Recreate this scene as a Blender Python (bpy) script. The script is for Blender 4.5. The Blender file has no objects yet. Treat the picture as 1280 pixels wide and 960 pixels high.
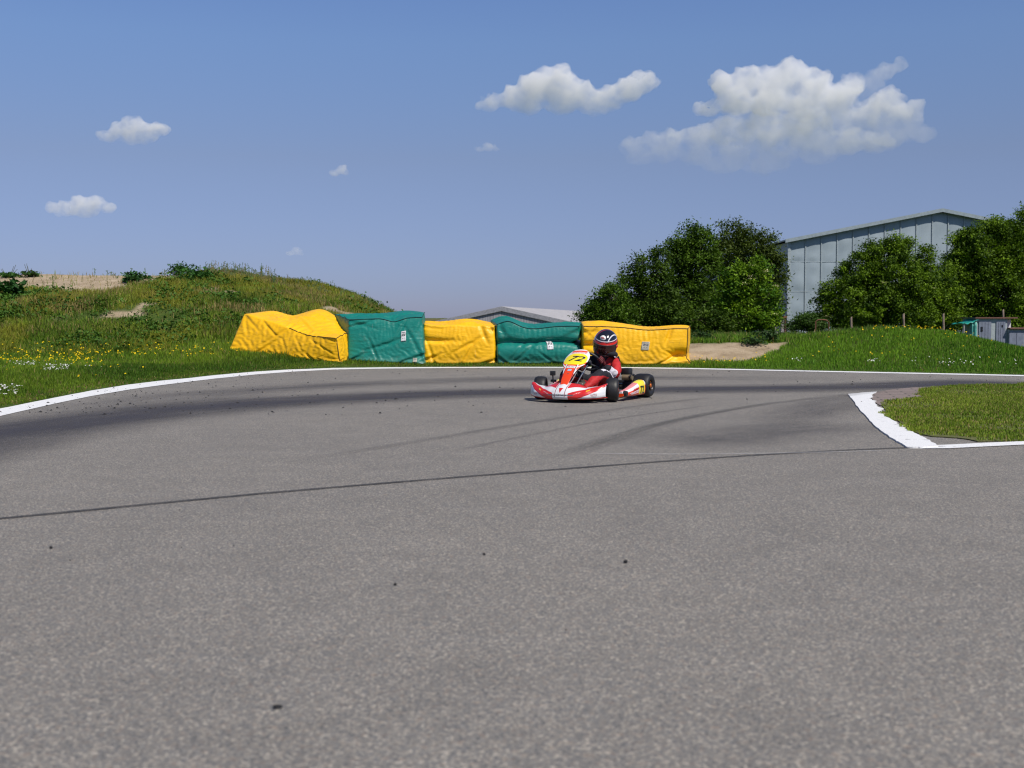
import bpy, bmesh, math, random
import numpy as np
from mathutils import Vector, Matrix, noise as mnoise

random.seed(7)
RNG = np.random.default_rng(11)
SC = bpy.context.scene
COL = SC.collection
R = math.radians

# ------------------------------------------------------------------ camera model
F_PX, CAM_H, HORIZON = 1500.0, 0.98, 397.0        # focal length in photo pixels, eye height, horizon row
PITCH = math.atan((480.0 - HORIZON) / F_PX)

def ground_at(px, py, z=0.0):
    """photo pixel -> world point on the level z"""
    cp, sp = math.cos(PITCH), math.sin(PITCH)
    dx, dz = (px - 640.0), (480.0 - py)
    v = Vector((dx, F_PX * cp + dz * sp, -F_PX * sp + dz * cp))
    t = (z - CAM_H) / v.z
    return Vector((v.x * t, v.y * t, z))

def at_depth(px, py, Y):
    cp, sp = math.cos(PITCH), math.sin(PITCH)
    dx, dz = (px - 640.0), (480.0 - py)
    v = Vector((dx, F_PX * cp + dz * sp, -F_PX * sp + dz * cp))
    t = Y / v.y
    return Vector((v.x * t, Y, CAM_H + v.z * t))

def zrow(py, Y):
    return at_depth(640, py, Y).z

# ------------------------------------------------------------------ object helpers
def link(name, me, mat=None, parent=None, smooth=False):
    o = bpy.data.objects.new(name, me)
    COL.objects.link(o)
    if mat is not None:
        for m in (mat if isinstance(mat, (list, tuple)) else [mat]):
            me.materials.append(m)
    if parent is not None:
        o.parent = parent
    if smooth:
        me.polygons.foreach_set('use_smooth', [True] * len(me.polygons))
    return o

def tag(o, label=None, cat=None, group=None, kind=None):
    if label: o['label'] = label
    if cat: o['category'] = cat
    if group: o['group'] = group
    if kind: o['kind'] = kind
    return o

def empty(name, loc=(0, 0, 0), rz=0.0):
    o = bpy.data.objects.new(name, None)
    o.empty_display_size = 0.2
    COL.objects.link(o)
    o.location = loc
    o.rotation_euler = (0, 0, rz)
    return o

def mesh_from(verts, faces, name='mesh'):
    me = bpy.data.meshes.new(name)
    me.from_pydata([tuple(v) for v in verts], [], [tuple(f) for f in faces])
    me.update()
    return me

def fast_mesh(name, V, faces_flat, nper, col=None):
    """V (n,3); faces_flat flat index array, nper corners per face; col (n,3) point colours"""
    me = bpy.data.meshes.new(name)
    V = np.asarray(V, dtype=np.float32)
    faces_flat = np.asarray(faces_flat, dtype=np.int32).ravel()
    nf = len(faces_flat) // nper
    me.vertices.add(len(V))
    me.vertices.foreach_set('co', V.ravel())
    me.loops.add(len(faces_flat))
    me.loops.foreach_set('vertex_index', faces_flat)
    me.polygons.add(nf)
    me.polygons.foreach_set('loop_start', np.arange(0, nf * nper, nper, dtype=np.int32))
    me.polygons.foreach_set('loop_total', np.full(nf, nper, dtype=np.int32))
    me.update(calc_edges=True)
    if col is not None:
        a = me.attributes.new('tint', 'FLOAT_COLOR', 'POINT')
        c = np.ones((len(V), 4), dtype=np.float32)
        c[:, :3] = col
        a.data.foreach_set('color', c.ravel())
    return me

class MB:
    """collects simple solids into one mesh"""
    def __init__(self):
        self.bm = bmesh.new()
        self.mi = 0
    def _mark(self, n0):
        self.bm.faces.ensure_lookup_table()
        for f in self.bm.faces[n0:]:
            f.material_index = self.mi
    def box(self, c, s, rot=None, bevel=0.0, seg=2):
        n0 = len(self.bm.faces)
        M = Matrix.Translation(c) @ (rot.to_4x4() if rot else Matrix.Identity(4)) @ Matrix.Diagonal((s[0], s[1], s[2], 1))
        r = bmesh.ops.create_cube(self.bm, size=1.0, matrix=M)
        if bevel > 0:
            es = list({e for v in r['verts'] for e in v.link_edges})
            bmesh.ops.bevel(self.bm, geom=es, offset=bevel, segments=seg, affect='EDGES', profile=0.6)
        self._mark(n0)
        return self
    def cyl(self, p0, p1, r0, r1=None, n=16, cap=True):
        n0 = len(self.bm.faces)
        p0, p1 = Vector(p0), Vector(p1)
        d = p1 - p0
        q = Vector((0, 0, 1)).rotation_difference(d.normalized())
        M = Matrix.Translation((p0 + p1) / 2) @ q.to_matrix().to_4x4()
        bmesh.ops.create_cone(self.bm, cap_ends=cap, segments=n, radius1=r0, radius2=r0 if r1 is None else r1,
                              depth=d.length, matrix=M)
        self._mark(n0)
        return self
    def ball(self, c, s, n=16, rot=None):
        n0 = len(self.bm.faces)
        M = Matrix.Translation(c) @ (rot.to_4x4() if rot else Matrix.Identity(4)) @ Matrix.Diagonal((s[0], s[1], s[2], 1))
        bmesh.ops.create_uvsphere(self.bm, u_segments=n, v_segments=max(6, n // 2), radius=1.0, matrix=M)
        self._mark(n0)
        return self
    def tube(self, pts, r, n=8):
        n0 = len(self.bm.faces)
        pts = [Vector(p) for p in pts]
        rings = []
        up = Vector((0.123, 0.31, 0.94)).normalized()
        for i, p in enumerate(pts):
            t = (pts[min(i + 1, len(pts) - 1)] - pts[max(i - 1, 0)])
            t = t.normalized() if t.length > 1e-9 else Vector((0, 0, 1))
            a = t.cross(up)
            if a.length < 1e-4:
                a = t.cross(Vector((1, 0, 0)))
            a.normalize()
            b = t.cross(a)
            rr = r[i] if isinstance(r, (list, tuple)) else r
            rings.append([self.bm.verts.new(p + a * (rr * math.cos(2 * math.pi * k / n)) + b * (rr * math.sin(2 * math.pi * k / n))) for k in range(n)])
        for i in range(len(rings) - 1):
            for k in range(n):
                self.bm.faces.new((rings[i][k], rings[i][(k + 1) % n], rings[i + 1][(k + 1) % n], rings[i + 1][k]))
        self.bm.faces.new(list(reversed(rings[0])))
        self.bm.faces.new(rings[-1])
        self._mark(n0)
        return self
    def lathe(self, prof, origin, axis, n=28):
        """prof: list of (radius, along-axis)"""
        n0 = len(self.bm.faces)
        axis = Vector(axis).normalized()
        a = axis.cross(Vector((0, 0, 1)))
        if a.length < 1e-3:
            a = axis.cross(Vector((1, 0, 0)))
        a.normalize()
        b = axis.cross(a)
        o = Vector(origin)
        rings = []
        for rr, h in prof:
            rings.append([self.bm.verts.new(o + axis * h + (a * math.cos(2 * math.pi * k / n) + b * math.sin(2 * math.pi * k / n)) * rr) for k in range(n)])
        for i in range(len(rings) - 1):
            for k in range(n):
                self.bm.faces.new((rings[i][k], rings[i][(k + 1) % n], rings[i + 1][(k + 1) % n], rings[i + 1][k]))
        self._mark(n0)
        return self
    def poly(self, pts, thick=None, direction=None):
        n0 = len(self.bm.faces)
        vs = [self.bm.verts.new(Vector(p)) for p in pts]
        f = self.bm.faces.new(vs)
        if thick:
            d = Vector(direction)
            r = bmesh.ops.extrude_face_region(self.bm, geom=[f])
            nv = [g for g in r['geom'] if isinstance(g, bmesh.types.BMVert)]
            bmesh.ops.translate(self.bm, verts=nv, vec=d * thick)
        self._mark(n0)
        return self
    def build(self, name, mat, parent=None, smooth=True, recalc=True, angle=40):
        if recalc:
            bmesh.ops.recalc_face_normals(self.bm, faces=self.bm.faces[:])
        me = bpy.data.meshes.new(name)
        self.bm.to_mesh(me)
        self.bm.free()
        o = link(name, me, mat, parent, smooth)
        if smooth:
            mod_angle(me, angle)
        return o

def mod_angle(me, deg):
    """sharp edges above an angle, without modifiers"""
    bm = bmesh.new(); bm.from_mesh(me)
    lim = R(deg)
    for e in bm.edges:
        if len(e.link_faces) == 2 and e.calc_face_angle(0.0) > lim:
            e.smooth = False
    bm.to_mesh(me); bm.free()

# ------------------------------------------------------------------ material helpers
class NT:
    def __init__(self, name):
        self.m = bpy.data.materials.new(name)
        self.m.use_nodes = True
        self.t = self.m.node_tree
        self.t.nodes.clear()
        self.out = self.t.nodes.new('ShaderNodeOutputMaterial')
    def n(self, kind, **kw):
        nd = self.t.nodes.new(kind)
        ins = kw.pop('ins', {})
        for k, v in kw.items():
            setattr(nd, k, v)
        for k, v in ins.items():
            if hasattr(v, 'is_linked') or isinstance(v, bpy.types.NodeSocket):
                self.t.links.new(v, nd.inputs[k])
            else:
                nd.inputs[k].default_value = v
        return nd
    def l(self, a, b):
        self.t.links.new(a, b)
    def coord(self, kind='Object'):
        return self.n('ShaderNodeTexCoord').outputs[kind]
    def noise(self, vec, scale, detail=4, rough=0.55, dist=0.0):
        return self.n('ShaderNodeTexNoise', ins={'Vector': vec, 'Scale': scale, 'Detail': detail, 'Roughness': rough, 'Distortion': dist}).outputs['Fac']
    def ramp(self, fac, stops, interp='LINEAR'):
        nd = self.n('ShaderNodeValToRGB', ins={'Fac': fac})
        cr = nd.color_ramp
        cr.interpolation = interp
        while len(cr.elements) < len(stops):
            cr.elements.new(0.5)
        for e, (p, c) in zip(cr.elements, stops):
            e.position = p
            e.color = (c[0], c[1], c[2], 1) if isinstance(c, (tuple, list)) else (c, c, c, 1)
        return nd.outputs['Color']
    def mix(self, fac, a, b, blend='MIX'):
        nd = self.n('ShaderNodeMix', data_type='RGBA', blend_type=blend)
        for idx, v in ((0, fac), (6, a), (7, b)):
            if isinstance(v, bpy.types.NodeSocket):
                self.l(v, nd.inputs[idx])
            elif isinstance(v, (int, float)):
                nd.inputs[idx].default_value = v if idx == 0 else (v, v, v, 1)
            else:
                nd.inputs[idx].default_value = (v[0], v[1], v[2], 1)
        return nd.outputs[2]
    def math(self, op, a, b=0.0, clamp=False):
        nd = self.n('ShaderNodeMath', operation=op, use_clamp=clamp)
        for i, v in ((0, a), (1, b)):
            if isinstance(v, bpy.types.NodeSocket): self.l(v, nd.inputs[i])
            else: nd.inputs[i].default_value = v
        return nd.outputs[0]
    def bsdf(self, color, rough=0.5, metal=0.0, bump=None, bump_d=0.01, bump_s=1.0, **kw):
        b = self.n('ShaderNodeBsdfPrincipled')
        for k, v in (('Base Color', color), ('Roughness', rough), ('Metallic', metal)):
            if isinstance(v, bpy.types.NodeSocket): self.l(v, b.inputs[k])
            elif k == 'Base Color': b.inputs[k].default_value = (v[0], v[1], v[2], 1)
            else: b.inputs[k].default_value = v
        for k, v in kw.items():
            b.inputs[k.replace('_', ' ')].default_value = v
        if bump is not None:
            bn = self.n('ShaderNodeBump', ins={'Height': bump, 'Distance': bump_d, 'Strength': bump_s})
            self.l(bn.outputs[0], b.inputs['Normal'])
        return b.outputs[0]
    def done(self, sh):
        self.l(sh, self.out.inputs['Surface'])
        return self.m

def plain(name, color, rough=0.5, metal=0.0, var=0.15, scale=8.0, bump=0.0, bscale=60.0, **kw):
    """a solid colour with mottled variation and roughness variation"""
    t = NT(name)
    co = t.coord()
    nz = t.noise(co, scale, 5, 0.6)
    dark = [c * (1 - var) for c in color]
    lite = [min(1, c * (1 + var)) for c in color]
    colr = t.ramp(nz, [(0.3, dark), (0.7, lite)])
    rg = t.n('ShaderNodeMapRange', ins={'Value': nz, 'From Min': 0.3, 'From Max': 0.7, 'To Min': max(0.02, rough - 0.08), 'To Max': min(1, rough + 0.08)}).outputs[0]
    bp = t.noise(co, bscale, 4, 0.6) if bump else None
    return t.done(t.bsdf(colr, rg, metal, bp, bump if bump else 0.01, **kw))

def smooth01(x):
    x = np.clip(x, 0, 1)
    return x * x * (3 - 2 * x)

# value noise on arrays -------------------------------------------------
_P = np.random.default_rng(3).random((256, 256))
def vnoise(x, y):
    xi = np.floor(x).astype(int); yi = np.floor(y).astype(int)
    fx = x - xi; fy = y - yi
    fx = fx * fx * (3 - 2 * fx); fy = fy * fy * (3 - 2 * fy)
    a = _P[xi & 255, yi & 255]; b = _P[(xi + 1) & 255, yi & 255]
    c = _P[xi & 255, (yi + 1) & 255]; d = _P[(xi + 1) & 255, (yi + 1) & 255]
    return (a * (1 - fx) + b * fx) * (1 - fy) + (c * (1 - fx) + d * fx) * fy
def fbm(x, y, oct=4):
    x = np.asarray(x, float); y = np.asarray(y, float)
    s = np.zeros(np.broadcast(x, y).shape); a = 0.5; t = 0
    for k in range(oct):
        s = s + a * vnoise(x * 2 ** k + 17.3 * k, y * 2 ** k + 5.1 * k); t += a; a *= 0.5
    return s / t
# ================================================================== camera, sun, sky
cam_d = bpy.data.cameras.new('camera')
cam = bpy.data.objects.new('camera', cam_d)
COL.objects.link(cam)
cam.location = (0, 0, CAM_H)
cam.rotation_euler = (math.pi / 2 - PITCH, 0, 0)
cam_d.sensor_width = 36.0
cam_d.lens = F_PX / 1280.0 * 36.0
cam_d.clip_start = 0.05
cam_d.clip_end = 20000
cam_d.dof.use_dof = True
cam_d.dof.focus_distance = 14.3
cam_d.dof.aperture_fstop = 42.2 / 11.0
SC.camera = cam

SUN_EL, SUN_AZ = 51.0, 143.0                     # azimuth clockwise from +Y
sd = Vector((math.sin(R(SUN_AZ)) * math.cos(R(SUN_EL)), math.cos(R(SUN_AZ)) * math.cos(R(SUN_EL)), math.sin(R(SUN_EL))))
sun_d = bpy.data.lights.new('sun', 'SUN')
sun_d.energy = 4.8
sun_d.angle = R(0.5)
sun_d.color = (1.0, 0.94, 0.84)
sun = bpy.data.objects.new('sun', sun_d)
COL.objects.link(sun)
sun.rotation_euler = sd.to_track_quat('Z', 'Y').to_euler()
sun.location = (10, -10, 30)

w = bpy.data.worlds.new('World')
SC.world = w
w.use_nodes = True
nt = w.node_tree
nt.nodes.clear()
wo = nt.nodes.new('ShaderNodeOutputWorld')
bg = nt.nodes.new('ShaderNodeBackground')
sky = nt.nodes.new('ShaderNodeTexSky')
sky.sky_type = 'NISHITA'
sky.sun_disc = False
sky.sun_elevation = R(SUN_EL)
sky.sun_rotation = R(SUN_AZ)
sky.altitude = 0
sky.air_density = 1.0
sky.dust_density = 0.2
sky.ozone_density = 3.0
# the air near the horizon is milky and slightly violet, the upper sky a deeper blue
tc = nt.nodes.new('ShaderNodeTexCoord')
sz = nt.nodes.new('ShaderNodeSeparateXYZ')
nt.links.new(tc.outputs['Generated'], sz.inputs[0])
rp = nt.nodes.new('ShaderNodeValToRGB')
nt.links.new(sz.outputs[2], rp.inputs[0])
while len(rp.color_ramp.elements) < 6:
    rp.color_ramp.elements.new(0.5)
for e_, (p_, c_) in zip(rp.color_ramp.elements, [(0.0, (.50, .57, 1.06)), (0.023, (.53, .60, 1.06)), (0.13, (.85, .79, .99)), (0.22, (1.02, 1.06, 1.29)), (0.255, (1.02, 1.08, 1.36)), (0.6, (1.0, 1.0, 1.15))]):
    e_.position = p_
    e_.color = (c_[0] / 1.5, c_[1] / 1.5, c_[2] / 1.5, 1)
hs = nt.nodes.new('ShaderNodeMix'); hs.data_type = 'RGBA'; hs.blend_type = 'MULTIPLY'
hs.inputs[0].default_value = 1.0
nt.links.new(sky.outputs[0], hs.inputs[6])
nt.links.new(rp.outputs[0], hs.inputs[7])
nt.links.new(hs.outputs[2], bg.inputs['Color'])
bg.inputs['Strength'].default_value = 0.1125
nt.links.new(bg.outputs[0], wo.inputs['Surface'])

SC.render.engine = 'CYCLES'
SC.view_settings.view_transform = 'Standard'
SC.view_settings.look = 'None'
SC.view_settings.exposure = 0.0
SC.view_settings.gamma = 1.0
SC.cycles.use_denoising = True
SC.cycles.max_bounces = 20
SC.cycles.diffuse_bounces = 3
SC.cycles.glossy_bounces = 3
SC.cycles.transmission_bounces = 3
SC.cycles.transparent_max_bounces = 24
SC.cycles.volume_bounces = 20
SC.cycles.filter_width = 1.2
SC.cycles.volume_max_steps = 256
SC.cycles.volume_step_rate = 0.6
SC.cycles.caustics_reflective = False
SC.cycles.caustics_refractive = False

# ================================================================== terrain
EDGE_PX = [(0, 511), (35, 504), (75, 496), (115, 488.2), (160, 481), (200, 476.2), (240, 472.4), (270, 469), (320, 464.6), (365, 462), (415, 460.2), (480, 459.3), (560, 458.9),
           (640, 458.7), (720, 458.8), (790, 459.2), (860, 460.2), (930, 461.6), (1000, 463.2), (1070, 464.6), (1140, 466), (1210, 467.5), (1280, 469)]
EDGE = [ground_at(*p).xy for p in EDGE_PX]
e0 = EDGE[0]
EDGE = [Vector((e0.x + 0.25, -12)), Vector((e0.x + 0.25, 4)), Vector((e0.x + 0.12, 9))] + EDGE + [Vector((10.6, 19.7)), Vector((14, 18.9)), Vector((24, 17.5)), Vector((60, 16))]
EA = np.array([(p.x, p.y) for p in EDGE])

def edge_dist(X, Y):
    X = np.asarray(X, float); Y = np.asarray(Y, float)
    best = np.full(X.shape, 1e9)
    for (ax, ay), (bx, by) in zip(EA[:-1], EA[1:]):
        dx, dy = bx - ax, by - ay
        t = np.clip(((X - ax) * dx + (Y - ay) * dy) / (dx * dx + dy * dy), 0, 1)
        best = np.minimum(best, np.hypot(X - ax - t * dx, Y - ay - t * dy))
    poly = np.vstack([EA, [(60, -12)]])
    ins = np.zeros(X.shape, bool)
    j = len(poly) - 1
    for i in range(len(poly)):
        xi, yi = poly[i]; xj, yj = poly[j]
        c = ((yi > Y) != (yj > Y)) & (X < (xj - xi) * (Y - yi) / (yj - yi + 1e-12) + xi)
        ins ^= c
        j = i
    return np.where(ins, -best, best)

CREST_Y = 36.0
_cr = [(-300, 338), (0, 342), (120, 343), (200, 343), (230, 342), (290, 343), (350, 351.5), (400, 360), (450, 376), (490, 396), (515, 408), (550, 435), (600, 470)]
CX = np.array([at_depth(px, 397, CREST_Y).x for px, _ in _cr])
CZ = np.array([zrow(py, CREST_Y) for _, py in _cr])
MOUND_Y = 25.0
_mr = [(830, 460), (870, 459), (900, 455), (950, 446), (1000, 430), (1060, 417), (1130, 413), (1180, 415), (1230, 426), (1280, 441), (1340, 452), (1420, 455), (1600, 457)]
MX = np.array([at_depth(px, 397, MOUND_Y).x for px, _ in _mr])
MZ = np.array([zrow(py, MOUND_Y) for _, py in _mr])

def seg(t, pts):
    return np.interp(t, [p[0] for p in pts], [p[1] for p in pts])

def height(X, Y):
    X = np.asarray(X, float); Y = np.asarray(Y, float)
    d = edge_dist(X, Y)
    dd = np.maximum(d, 0)
    base = 0.015 + 0.05 * smooth01(dd / 1.5) + 0.05 * smooth01((dd - 1) / 6)
    low = -2.6
    # the land falls away behind the circuit
    fall = smooth01((Y - 28) / 22)
    z = base * (1 - fall) + low * fall
    # left bank
    wob = (fbm(X * 0.35 + 3, Y * 0.35 + 9, 3) - 0.5)
    yy = Y + wob * 1.6 + np.clip((X + 8) * 0.12, -1.5, 1)
    prof = seg(yy, [(23.5, 0), (25.0, 0.06), (26.5, 0.24), (28.6, 0.56), (30.0, 0.70), (30.8, 0.745), (36.0, 1.0), (38.0, 1.0)])
    zc = np.interp(X, CX, CZ)
    bank = base + (zc - base) * prof
    down = smooth01((Y - 38.5) / 22)
    bank = bank * (1 - down) + low * down
    wl = smooth01((-0.5 - X) / 1.5)                    # where the left bank rules
    z = z * (1 - wl) + np.where(Y > 22, bank, base) * wl
    # right plateau with a sandy front
    y2 = Y + (fbm(X * 0.9 + 40, Y * 0.3, 3) - 0.5) * 1.2
    plat = base + (0.47 - base) * seg(y2, [(24.2, 0), (24.6, 0.06), (25.6, 0.62), (26.3, 0.9), (27.0, 1.0)])
    pd = smooth01((Y - 46) / 24)
    plat = plat * (1 - pd) - 0.3 * pd
    sx = smooth01((X - 8.4) / 2.4) * smooth01((Y - 25.0) / 3.5)
    plat = plat * (1 - sx) - 1.0 * sx
    wr = smooth01((X - 1.0 - np.maximum(Y - 30, 0) * 0.012) / 1.0)
    z = z * (1 - wr) + plat * wr
    # right grass mound
    mz = np.interp(X, MX, MZ)
    d0 = smooth01((d - 0.3) / 4.6)
    back = smooth01((Y - 25.8) / 4.5)
    m = (base + (mz - base) * d0) * (1 - back) + np.minimum(z, mz) * back
    k = smooth01((X - 3.0) / 0.8) * (Y > 19)
    z = np.where(k > 0, np.maximum(z, z * (1 - k) + m * k), z)
    z = z + np.where(d > 0.4, (fbm(X * 1.3, Y * 1.3, 4) - 0.5) * 0.10 * smooth01((dd - 0.4) / 2), 0)
    far = smooth01((np.hypot(X, Y) - 90) / 60)
    z = z * (1 - far) + low * far
    return np.where(d < 0.02, -0.03, z)

def h1(x, y):
    return float(height(np.array([x]), np.array([y]))[0])

def axis(lo, hi, step, outs):
    core = list(np.arange(lo, hi + 1e-6, step))
    a, b = [], []
    s = step; p = lo
    while p > outs[0]:
        s *= 1.35; p -= s; a.append(p)
    s = step; p = hi
    while p < outs[1]:
        s *= 1.35; p += s; b.append(p)
    return np.array(a[::-1] + core + b)
gx = axis(-19, 16, 0.16, (-6000, 6000))
gy = axis(10, 40, 0.16, (-400, 8000))
GX, GY = np.meshgrid(gx, gy, indexing='xy')
GZ = height(GX, GY)
GD = edge_dist(GX, GY)
nx, ny = len(gx), len(gy)
V = np.stack([GX.ravel(), GY.ravel(), GZ.ravel()], 1)
idx = np.arange(nx * ny).reshape(ny, nx)
Fq = np.stack([idx[:-1, :-1], idx[:-1, 1:], idx[1:, 1:], idx[1:, :-1]], -1).reshape(-1, 4)

def sand_mask(X, Y):
    X = np.asarray(X, float); Y = np.asarray(Y, float)
    n = fbm(X * 0.8, Y * 0.8 + 50, 4)
    wob = (fbm(X * 0.35 + 3, Y * 0.35 + 9, 3) - 0.5)
    yy = Y + wob * 1.6 + np.clip((X + 8) * 0.12, -1.5, 1)
    top = smooth01((yy - 30.1 + (n - 0.5) * 1.2) / 0.5) * smooth01((39.5 - Y) / 1.0) * smooth01((-9.3 - X + (n - 0.5) * 2) / 0.6)
    # bare scars on the face of the left bank
    sc = smooth01((fbm(X * 1.5 + 8, Y * 0.9 + 2, 3) - 0.70) / 0.06) * smooth01((Y - 26.3) / 1) * smooth01((32.5 - Y) / 1) * (X < -2)
    y2 = Y + (fbm(X * 0.9 + 40, Y * 0.3, 3) - 0.5) * 1.2
    rb = smooth01((y2 - 24.35) / 0.2) * smooth01((26.45 - y2 + (n - 0.5) * 0.9) / 0.3) * smooth01((X - 1.5) / 0.5) * (X < 7.4)
    mz = np.interp(X, MX, MZ)
    rb = rb * smooth01((height(X, Y) - mz + 0.03) / 0.05)
    rb = rb * (edge_dist(X, Y) > 0.9)
    return np.clip(np.maximum(np.maximum(top, sc * 0.9), rb), 0, 1)

SMK = sand_mask(GX, GY)
dry = np.clip(smooth01((fbm(GX * 0.6 + 90, GY * 0.6, 4) - 0.5) / 0.12) * smooth01((GY - 25.5) / 2.5) * (GX < 0), 0, 1)
cols = np.stack([SMK.ravel(), dry.ravel(), np.zeros(nx * ny)], 1)
me = fast_mesh('ground', V, Fq, 4, cols)
t = NT('ground_soil_and_turf')
co = t.coord()
at = t.n('ShaderNodeAttribute', attribute_name='tint').outputs['Color']
sp = t.n('ShaderNodeSeparateColor', ins={'Color': at})
n1 = t.noise(co, 1.7, 6, 0.65)
n2 = t.noise(co, 14, 5, 0.7)
n3 = t.noise(co, 0.03, 3, 0.5)
turf = t.ramp(n2, [(0.3, (0.03, 0.055, 0.010)), (0.5, (0.055, 0.095, 0.014)), (0.72, (0.11, 0.13, 0.03))])
turf = t.mix(t.math('MULTIPLY', sp.outputs[1], 0.8), turf, t.ramp(n2, [(0.3, (0.11, 0.072, 0.03)), (0.7, (0.28, 0.19, 0.085))]))
turf = t.mix(t.ramp(n3, [(0.4, 0.0), (0.6, 0.5)]), turf, (0.07, 0.09, 0.03))
sand = t.ramp(n1, [(0.3, (0.27, 0.205, 0.13)), (0.5, (0.40, 0.315, 0.215)), (0.72, (0.50, 0.405, 0.29))])
sand = t.mix(t.ramp(n2, [(0.30, 0.75), (0.42, 0.0)]), sand, (0.20, 0.145, 0.085))
c = t.mix(sp.outputs[0], turf, sand)
t.done(t.bsdf(c, 0.95, 0, n2, 0.05, Specular_IOR_Level=0.15))
ground = link('ground', me, t.m, smooth=True)
tag(ground, 'soil and rough turf under the verges and banks', 'ground', kind='structure')

# ================================================================== asphalt
def flat(name, pts, z, mat, label, cat='road', thick=0.0):
    bm = bmesh.new()
    vs = [bm.verts.new((p[0], p[1], z)) for p in pts]
    f = bm.faces.new(vs)
    if f.normal.z < 0: bmesh.ops.reverse_faces(bm, faces=[f])
    f.normal_update()
    if thick:
        r = bmesh.ops.extrude_face_region(bm, geom=[f])
        bmesh.ops.translate(bm, verts=[g for g in r['geom'] if isinstance(g, bmesh.types.BMVert)], vec=(0, 0, -thick))
        bmesh.ops.recalc_face_normals(bm, faces=bm.faces[:])
    bmesh.ops.triangulate(bm, faces=bm.faces[:])
    me = bpy.data.meshes.new(name); bm.to_mesh(me); bm.free()
    o = link(name, me, mat)
    return tag(o, label, cat, kind='structure')

t = NT('asphalt')
co = t.coord()
big = t.noise(co, 0.35, 4, 0.6)
mid = t.noise(co, 2.6, 5, 0.65)
g1 = t.noise(co, 95, 3, 0.75)
g2 = t.noise(co, 150, 2, 0.6)
vor = t.n('ShaderNodeTexVoronoi', ins={'Vector': co, 'Scale': 135.0, 'Randomness': 1.0})
stone = t.n('ShaderNodeSeparateColor', ins={'Color': vor.outputs['Color']}).outputs[0]
base = t.ramp(g1, [(0.30, (0.030, 0.032, 0.036)), (0.5, (0.165, 0.158, 0.148)), (0.70, (0.40, 0.372, 0.335))])
speck = t.ramp(stone, [(0.0, (0.035, 0.040, 0.050)), (0.35, (0.105, 0.112, 0.125)), (0.6, (0.175, 0.165, 0.152)), (0.86, (0.27, 0.235, 0.20)), (0.97, (0.55, 0.50, 0.43))])
c = t.mix(0.45, base, speck)
rn = t.n('ShaderNodeTexNoise', ins={'Vector': co, 'Scale': 38.0, 'Detail': 2})
c = t.mix(t.ramp(rn.outputs['Fac'], [(0.58, 0.0), (0.72, 0.35)]), c, (0.24, 0.165, 0.12))
c = t.mix(1.0, c, t.ramp(mid, [(0.3, 0.96), (0.7, 1.14)]), 'MULTIPLY')
c = t.mix(1.0, c, t.ramp(big, [(0.3, (0.985, 0.975, 0.96)), (0.7, (1.11, 1.09, 1.055))]), 'MULTIPLY')
bh = t.mix(0.5, g1, stone)
t.done(t.bsdf(c, 0.82, 0, bh, 0.006, 0.8, Specular_IOR_Level=0.35))
ASPH = t.m
road_pts = [(p.x + 0.02, p.y - 0.02) for p in EDGE] + [(60, -12)]
flat('race_track', road_pts, 0.0, ASPH, 'grey worn asphalt of the kart circuit bend')

# white painted edge line
INNER_PX = [(0, 520.5), (35, 512.5), (75, 503.5), (115, 495.3), (160, 487.6), (200, 482), (240, 477), (270, 473.4), (320, 468.4), (365, 464.9), (415, 462.3), (480, 461.0), (560, 460.3),
            (640, 460.0), (720, 460.1), (790, 460.5), (860, 461.5), (930, 462.9), (1000, 464.5), (1070, 466.0), (1140, 467.5), (1210, 469.0), (1280, 470.6)]
t = NT('worn_white_road_paint')
co = t.coord()
n = t.noise(co, 9, 6, 0.72)
nf = t.noise(co, 80, 3, 0.6)
c = t.ramp(nf, [(0.3, (0.62, 0.62, 0.63)), (0.6, (0.82, 0.82, 0.82))])
c = t.mix(t.ramp(n, [(0.30, 0.9), (0.36, 0.25), (0.42, 0.0)]), c, (0.15, 0.145, 0.14))
t.done(t.bsdf(c, 0.6, 0, nf, 0.004, 0.5))
PAINT = t.m
vs, fs = [], []
outer = [Vector((p[0], p[1])) for p in EDGE[3:3 + len(EDGE_PX)]]
inner = [ground_at(*p).xy for p in INNER_PX]
w0 = 0.46
outer = [EDGE[0], EDGE[1], EDGE[2]] + outer + [EDGE[-4], EDGE[-3]]
inner = [EDGE[0] + Vector((w0, 0)), EDGE[1] + Vector((w0, 0)), EDGE[2] + Vector((w0, 0.1))] + inner + [EDGE[-4] - Vector((0, 0.4)), EDGE[-3] - Vector((0, 0.4))]
sub_o, sub_i = [], []
for k in range(len(outer) - 1):
    n_ = max(1, int((outer[k + 1] - outer[k]).length / 0.25))
    for q in range(n_):
        f = q / n_
        po = outer[k].lerp(outer[k + 1], f); pi = inner[k].lerp(inner[k + 1], f)
        j = (fbm(po.x * 2.1, po.y * 2.1, 3) - 0.5) * 0.10
        dr = (pi - po).normalized()
        sub_o.append(po + dr * (0.03 + float(j))); sub_i.append(pi + dr * float((fbm(po.x * 1.1 + 7, po.y * 1.1, 2) - 0.5) * 0.03))
for a, b in zip(sub_o, sub_i):
    vs += [(a.x, a.y, 0.005), (b.x, b.y, 0.005)]
fs = [(2 * i, 2 * i + 1, 2 * i + 3, 2 * i + 2) for i in range(len(sub_o) - 1)]
me = mesh_from(vs, fs, 'edge_line')
o = link('edge_line', me, PAINT)
tag(o, 'white painted line along the outer edge of the bend', 'road marking', kind='structure')

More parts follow.
